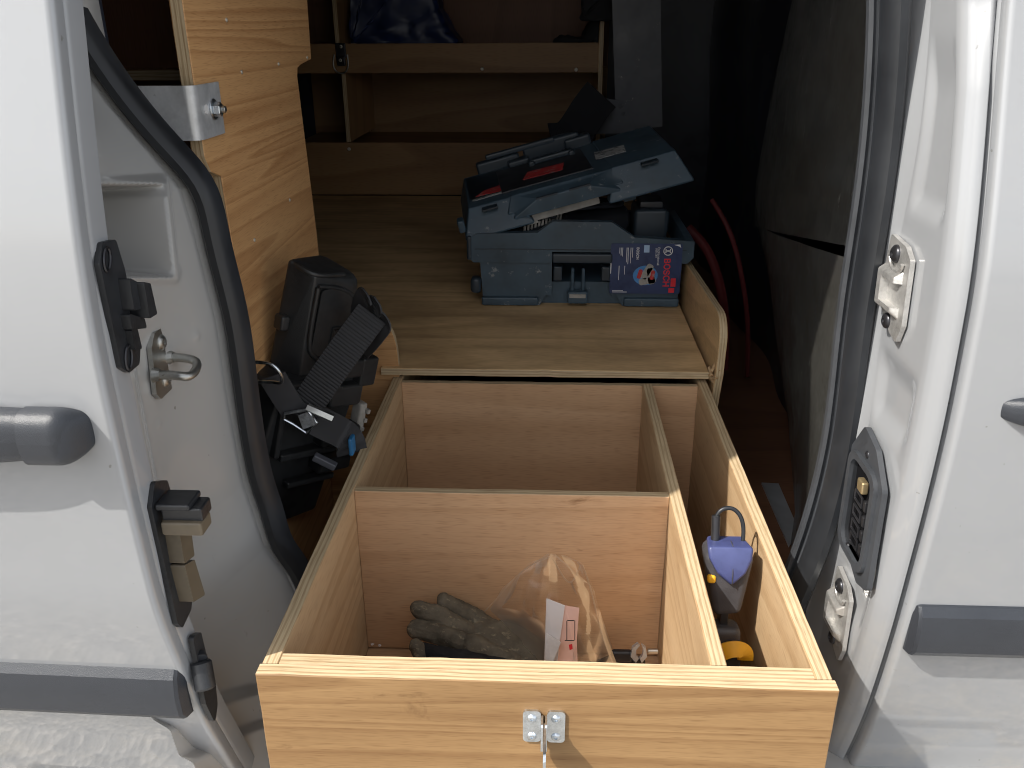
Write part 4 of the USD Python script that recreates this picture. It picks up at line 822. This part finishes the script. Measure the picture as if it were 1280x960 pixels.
cd = thing('folded_leaflet', 'white and pink folded leaflet inside the clear bag', 'leaflet')
def sheet(pts, Y, name, m_, t=.0006, lab=None):
    P = np.array([at(x, y, Y=Y_) for x, y, Y_ in pts]); n_ = unit(np.cross(P[1]-P[0], P[2]-P[0])); n_ *= -np.sign(n_@Fv)
    v = np.vstack([P, P-n_*t]); k = len(P); f = [(0, i, i+1) for i in range(1, k-1)]+[(k, k+i+1, k+i) for i in range(1, k-1)]
    for i in range(k): j = (i+1) % k; f += [(i, k+i, k+j), (i, k+j, j)]
    return part(cd, name, trimesh.Trimesh(v, np.array(f), process=False), m_, False, lab)
sheet([(683, 748, .872), (706, 757, .865), (700, 800, .862), (696, 832, .860), (680, 832, .866), (682, 790, .870)], .87, 'leaflet_page', 'paper')
sheet([(706, 757, .866), (724, 760, .872), (721, 800, .870), (722, 832, .868), (694, 832, .861), (700, 800, .863)], .87, 'leaflet_cover', 'card_pink')
sheet([(683, 792, .860), (701, 803, .857), (690, 832, .856), (682, 832, .858)], .86, 'leaflet_corner', 'sticker_white')
for (x0, y0, x1, y1) in ((709, 775, 718, 776), (708, 776, 709, 800), (718, 776, 719, 800), (706, 800, 718, 801)):
    sheet([(x0, y0, .860), (x1, y0, .860), (x1, y1, .859), (x0, y1, .859)], .86, 'printed_line', 'dark_screw', .0002)
sheet([(711, 806, .857), (715, 805, .857), (716, 811, .857), (712, 813, .857)], .86, 'red_print', 'sticker_red', .0002)
wr = thing('pliers', 'steel pliers lying by the divider in the drawer, jaws up', 'pliers')
pc = at(798, 813, Y=.93); F_ = frame(X_, unit([0, .35, 1.]), pc)
part(wr, 'jaw', extr(Polygon([(-.011, -.006), (-.009, .006), (-.002, .012), (.001, .010), (-.004, .004), (-.004, -.004), (.0, -.008), (-.004, -.014)]), .009, F_), 'galvanised')
part(wr, 'jaw', extr(Polygon([(.011, -.005), (.009, .007), (.003, .011), (.006, .004), (.005, -.004), (.001, -.008), (.004, -.014)]), .009, F_), 'galvanised')
part(wr, 'pivot_body', cat([moved(rbox((-.022, -.010, -.004), (.030, .018, .012), .005), F_), moved(rbox((0, -.022, -.006), (.020, .022, .012), .004), F_)]), 'tool_dark', 40)
part(wr, 'adjusting_pin', moved(cyl((.012, .001, .004), (.026, .001, .004), .0035, 12, bev=.0006), F_), 'dull_steel', 40)
part(wr, 'plier_handle', moved(cat([tube([(-.03, -.012, -.002), (-.05, -.026, -.012), (-.085, -.040, -.03)], .008, 10, up=(0, 0, 1), smooth=16)]), F_), 'tool_dark', 50)
ch = thing('wood_chip', 'tiny wood shaving in the left corner of the drawer floor', 'wood shaving')
part(ch, 'shaving', tube([at(464, 806, Z=-.256), at(470, 803, Z=-.254), at(476, 804, Z=-.256), at(474, 807, Z=-.256)], .0022, 6, smooth=16), 'paper', True)

# ------------------------------------------------------------------ bar clamp in the narrow compartment
cl = thing('bar_clamp', 'blue and grey bar clamp with a yellow trigger standing in the narrow compartment', 'clamp')
cx_, cy_ = .213, .865
def c3(x, y, X=cx_): return at(x, y, X=X)
hc = np.array([.2135, .852, -.012])
up2 = unit([.0, .16, 1.]); fx2 = unit([1, 0, 0]); ny2 = np.cross(fx2, up2)
HT = np.eye(4); HT[:3, 0], HT[:3, 1], HT[:3, 2], HT[:3, 3] = fx2, up2, ny2, hc     # local z to the camera
body = m3.Manifold.batch_hull([m3.Manifold.sphere(r, 14).translate(p) for p, r in [((-.018, .004, -.012), .010), ((.018, .004, -.012), .010), ((-.018, .0, .008), .010), ((.018, .0, .008), .010), ((-.010, -.060, -.008), .008), ((.012, -.060, -.008), .008), ((-.008, -.062, .010), .008), ((.010, -.060, .010), .008)]])
part(cl, 'clamp_head', moved(man(body), HT), 'clamp_grey', 50)
pad = m3.Manifold.batch_hull([m3.Manifold.sphere(.004, 12).translate(p) for p in [(-.022, .014, .014), (.022, .014, .014), (-.018, .013, -.016), (.018, .013, -.016), (-.012, -.010, .021), (.014, -.010, .021), (.002, -.022, .021), (-.021, .006, .017), (.021, .004, .017)]])
part(cl, 'blue_pad', moved(man(pad), HT), 'clamp_blue', 40)
part(cl, 'seam', moved(tube([(.003, .0185, .0), (.003, .0178, .014), (.002, -.010, .0252), (.002, -.024, .0252)], .0006, 6, up=(1, 0, 0)), HT), 'clamp_grey', True)
part(cl, 'yellow_button', moved(rbox((-.020, -.022, .016), (.010, .010, .008), .003), HT), 'clamp_yellow', 30)
part(cl, 'bar', moved(rbox((-.002, -.075, .006), (.009, .17, .020), .001), HT), 'dark_screw', 30)
part(cl, 'bar_top', moved(cyl((-.014, .016, -.006), (-.014, .046, -.010), .0052, 14, bev=.001), HT), 'dark_screw', 40)
part(cl, 'cord_loop', moved(tube([(-.014, .044, -.010), (-.008, .053, -.010), (.004, .055, -.010), (.014, .046, -.008), (.018, .030, -.006), (.0175, .012, -.004)], .0025, 10, up=(0, 0, 1), smooth=36), HT), 'rubber', True)
part(cl, 'moving_jaw', moved(cat([rbox((.0, -.095, .012), (.034, .028, .032), .008), rbox((.006, -.128, .02), (.024, .05, .028), .008)]), HT), 'clamp_grey', 40)
tr = [(-.016, -.118, .030), (-.004, -.104, .036), (.010, -.100, .037), (.019, -.104, .036), (.0205, -.114, .034)]
part(cl, 'yellow_trigger', moved(sweep(spline(tr, 24), [(-.009, -.003), (.009, -.003), (.009, .003), (-.009, .003)], up=(0, 0.5, 1)), HT), 'clamp_yellow', 40)
part(cl, 'grip', moved(tube([(-.004, -.122, .02), (-.006, -.17, .02), (-.008, -.23, .012)], .012, 12, up=(0, 0, 1), smooth=16), HT), 'clamp_grey', True)

# ------------------------------------------------------------------ dim things at the back
def lumpy(parent, name, outline, Y, th, mt, seed, amp=.03, n=40):
    """a soft heap: inflated outline (pixels on plane Y) wrinkled by noise"""
    pg = Polygon([at(x, y, Y=Y)[[0, 2]] for x, y in outline]).buffer(-.01).buffer(.01)
    m = extr(pg, th, frame(X_, Z_, (0, Y+th/2, 0))); m = man(m3.Manifold(m3.Mesh(np.array(m.vertices, np.float32), np.array(m.faces, np.uint32))).refine_to_length(.018))
    m.merge_vertices(); trimesh.smoothing.filter_taubin(m, iterations=60)
    m.vertices = m.vertices+m.vertex_normals*((np.abs(meshkit.fbm(m.vertices*11, 3, seed)-.5)-.1)*amp*2)[:, None]
    return part(parent, name, m, mt, True)
b1 = thing('blue_sack', 'shiny dark blue plastic sack on the upper shelf', 'sack')
lumpy(b1, 'sack_body', [(444, 55), (446, -10), (470, -60), (540, -60), (552, 10), (566, 38), (582, 55)], 3.10, .20, 'bag_blue', 4, .022)
b2 = thing('dark_cloth', 'dark cloth heap on the upper shelf beside the right upright', 'cloth')
lumpy(b2, 'cloth_heap', [(676, 56), (700, 46), (726, 44), (738, 20), (748, 5), (748, 56)], 3.05, .12, 'cloth_dark', 7, .04)
b3 = thing('hanging_jacket', 'black jacket hanging over the top of the right upright', 'jacket')
lumpy(b3, 'jacket_hem', [(724, 24), (738, -60), (800, -60), (776, 20), (757, 27), (740, 26)], 2.90, .05, 'cloth_dark', 9, .03)
b4 = thing('black_strap', 'wide black strap slanting from the roof post behind the tool box', 'strap')
part(b4, 'webbing', sweep(spline([at(752, 118, Y=2.62), at(735, 140, Y=2.60), at(712, 172, Y=2.55), at(690, 178, Y=2.5)], 24), [(-.055, -.0015), (.055, -.0015), (.055, .0015), (-.055, .0015)], up=unit([.2, -1, .4])), 'cloth_dark')
rc = 'red hoses hanging in the dark behind the tool box'
for lab, pts, r in (('thick red hose curving down right behind the tool box', [(860, 285, 1.98), (882, 310, 1.95), (898, 350, 1.92), (906, 400, 1.92), (905, 460, 1.95)], .011),
                    ('thinner red hose, furthest right of those behind the tool box', [(890, 250, 2.05), (912, 290, 2.0), (926, 340, 1.98), (934, 400, 1.98), (934, 470, 2.0)], .006)):
    h_ = thing('red_hose', lab, 'hose', rc); part(h_, 'hose', tube([at(x, y, Y=Y) for x, y, Y in pts], r, 12, up=(1, 0, 0), smooth=40), 'red_rubber', True)
# stray screws stuck in the boards
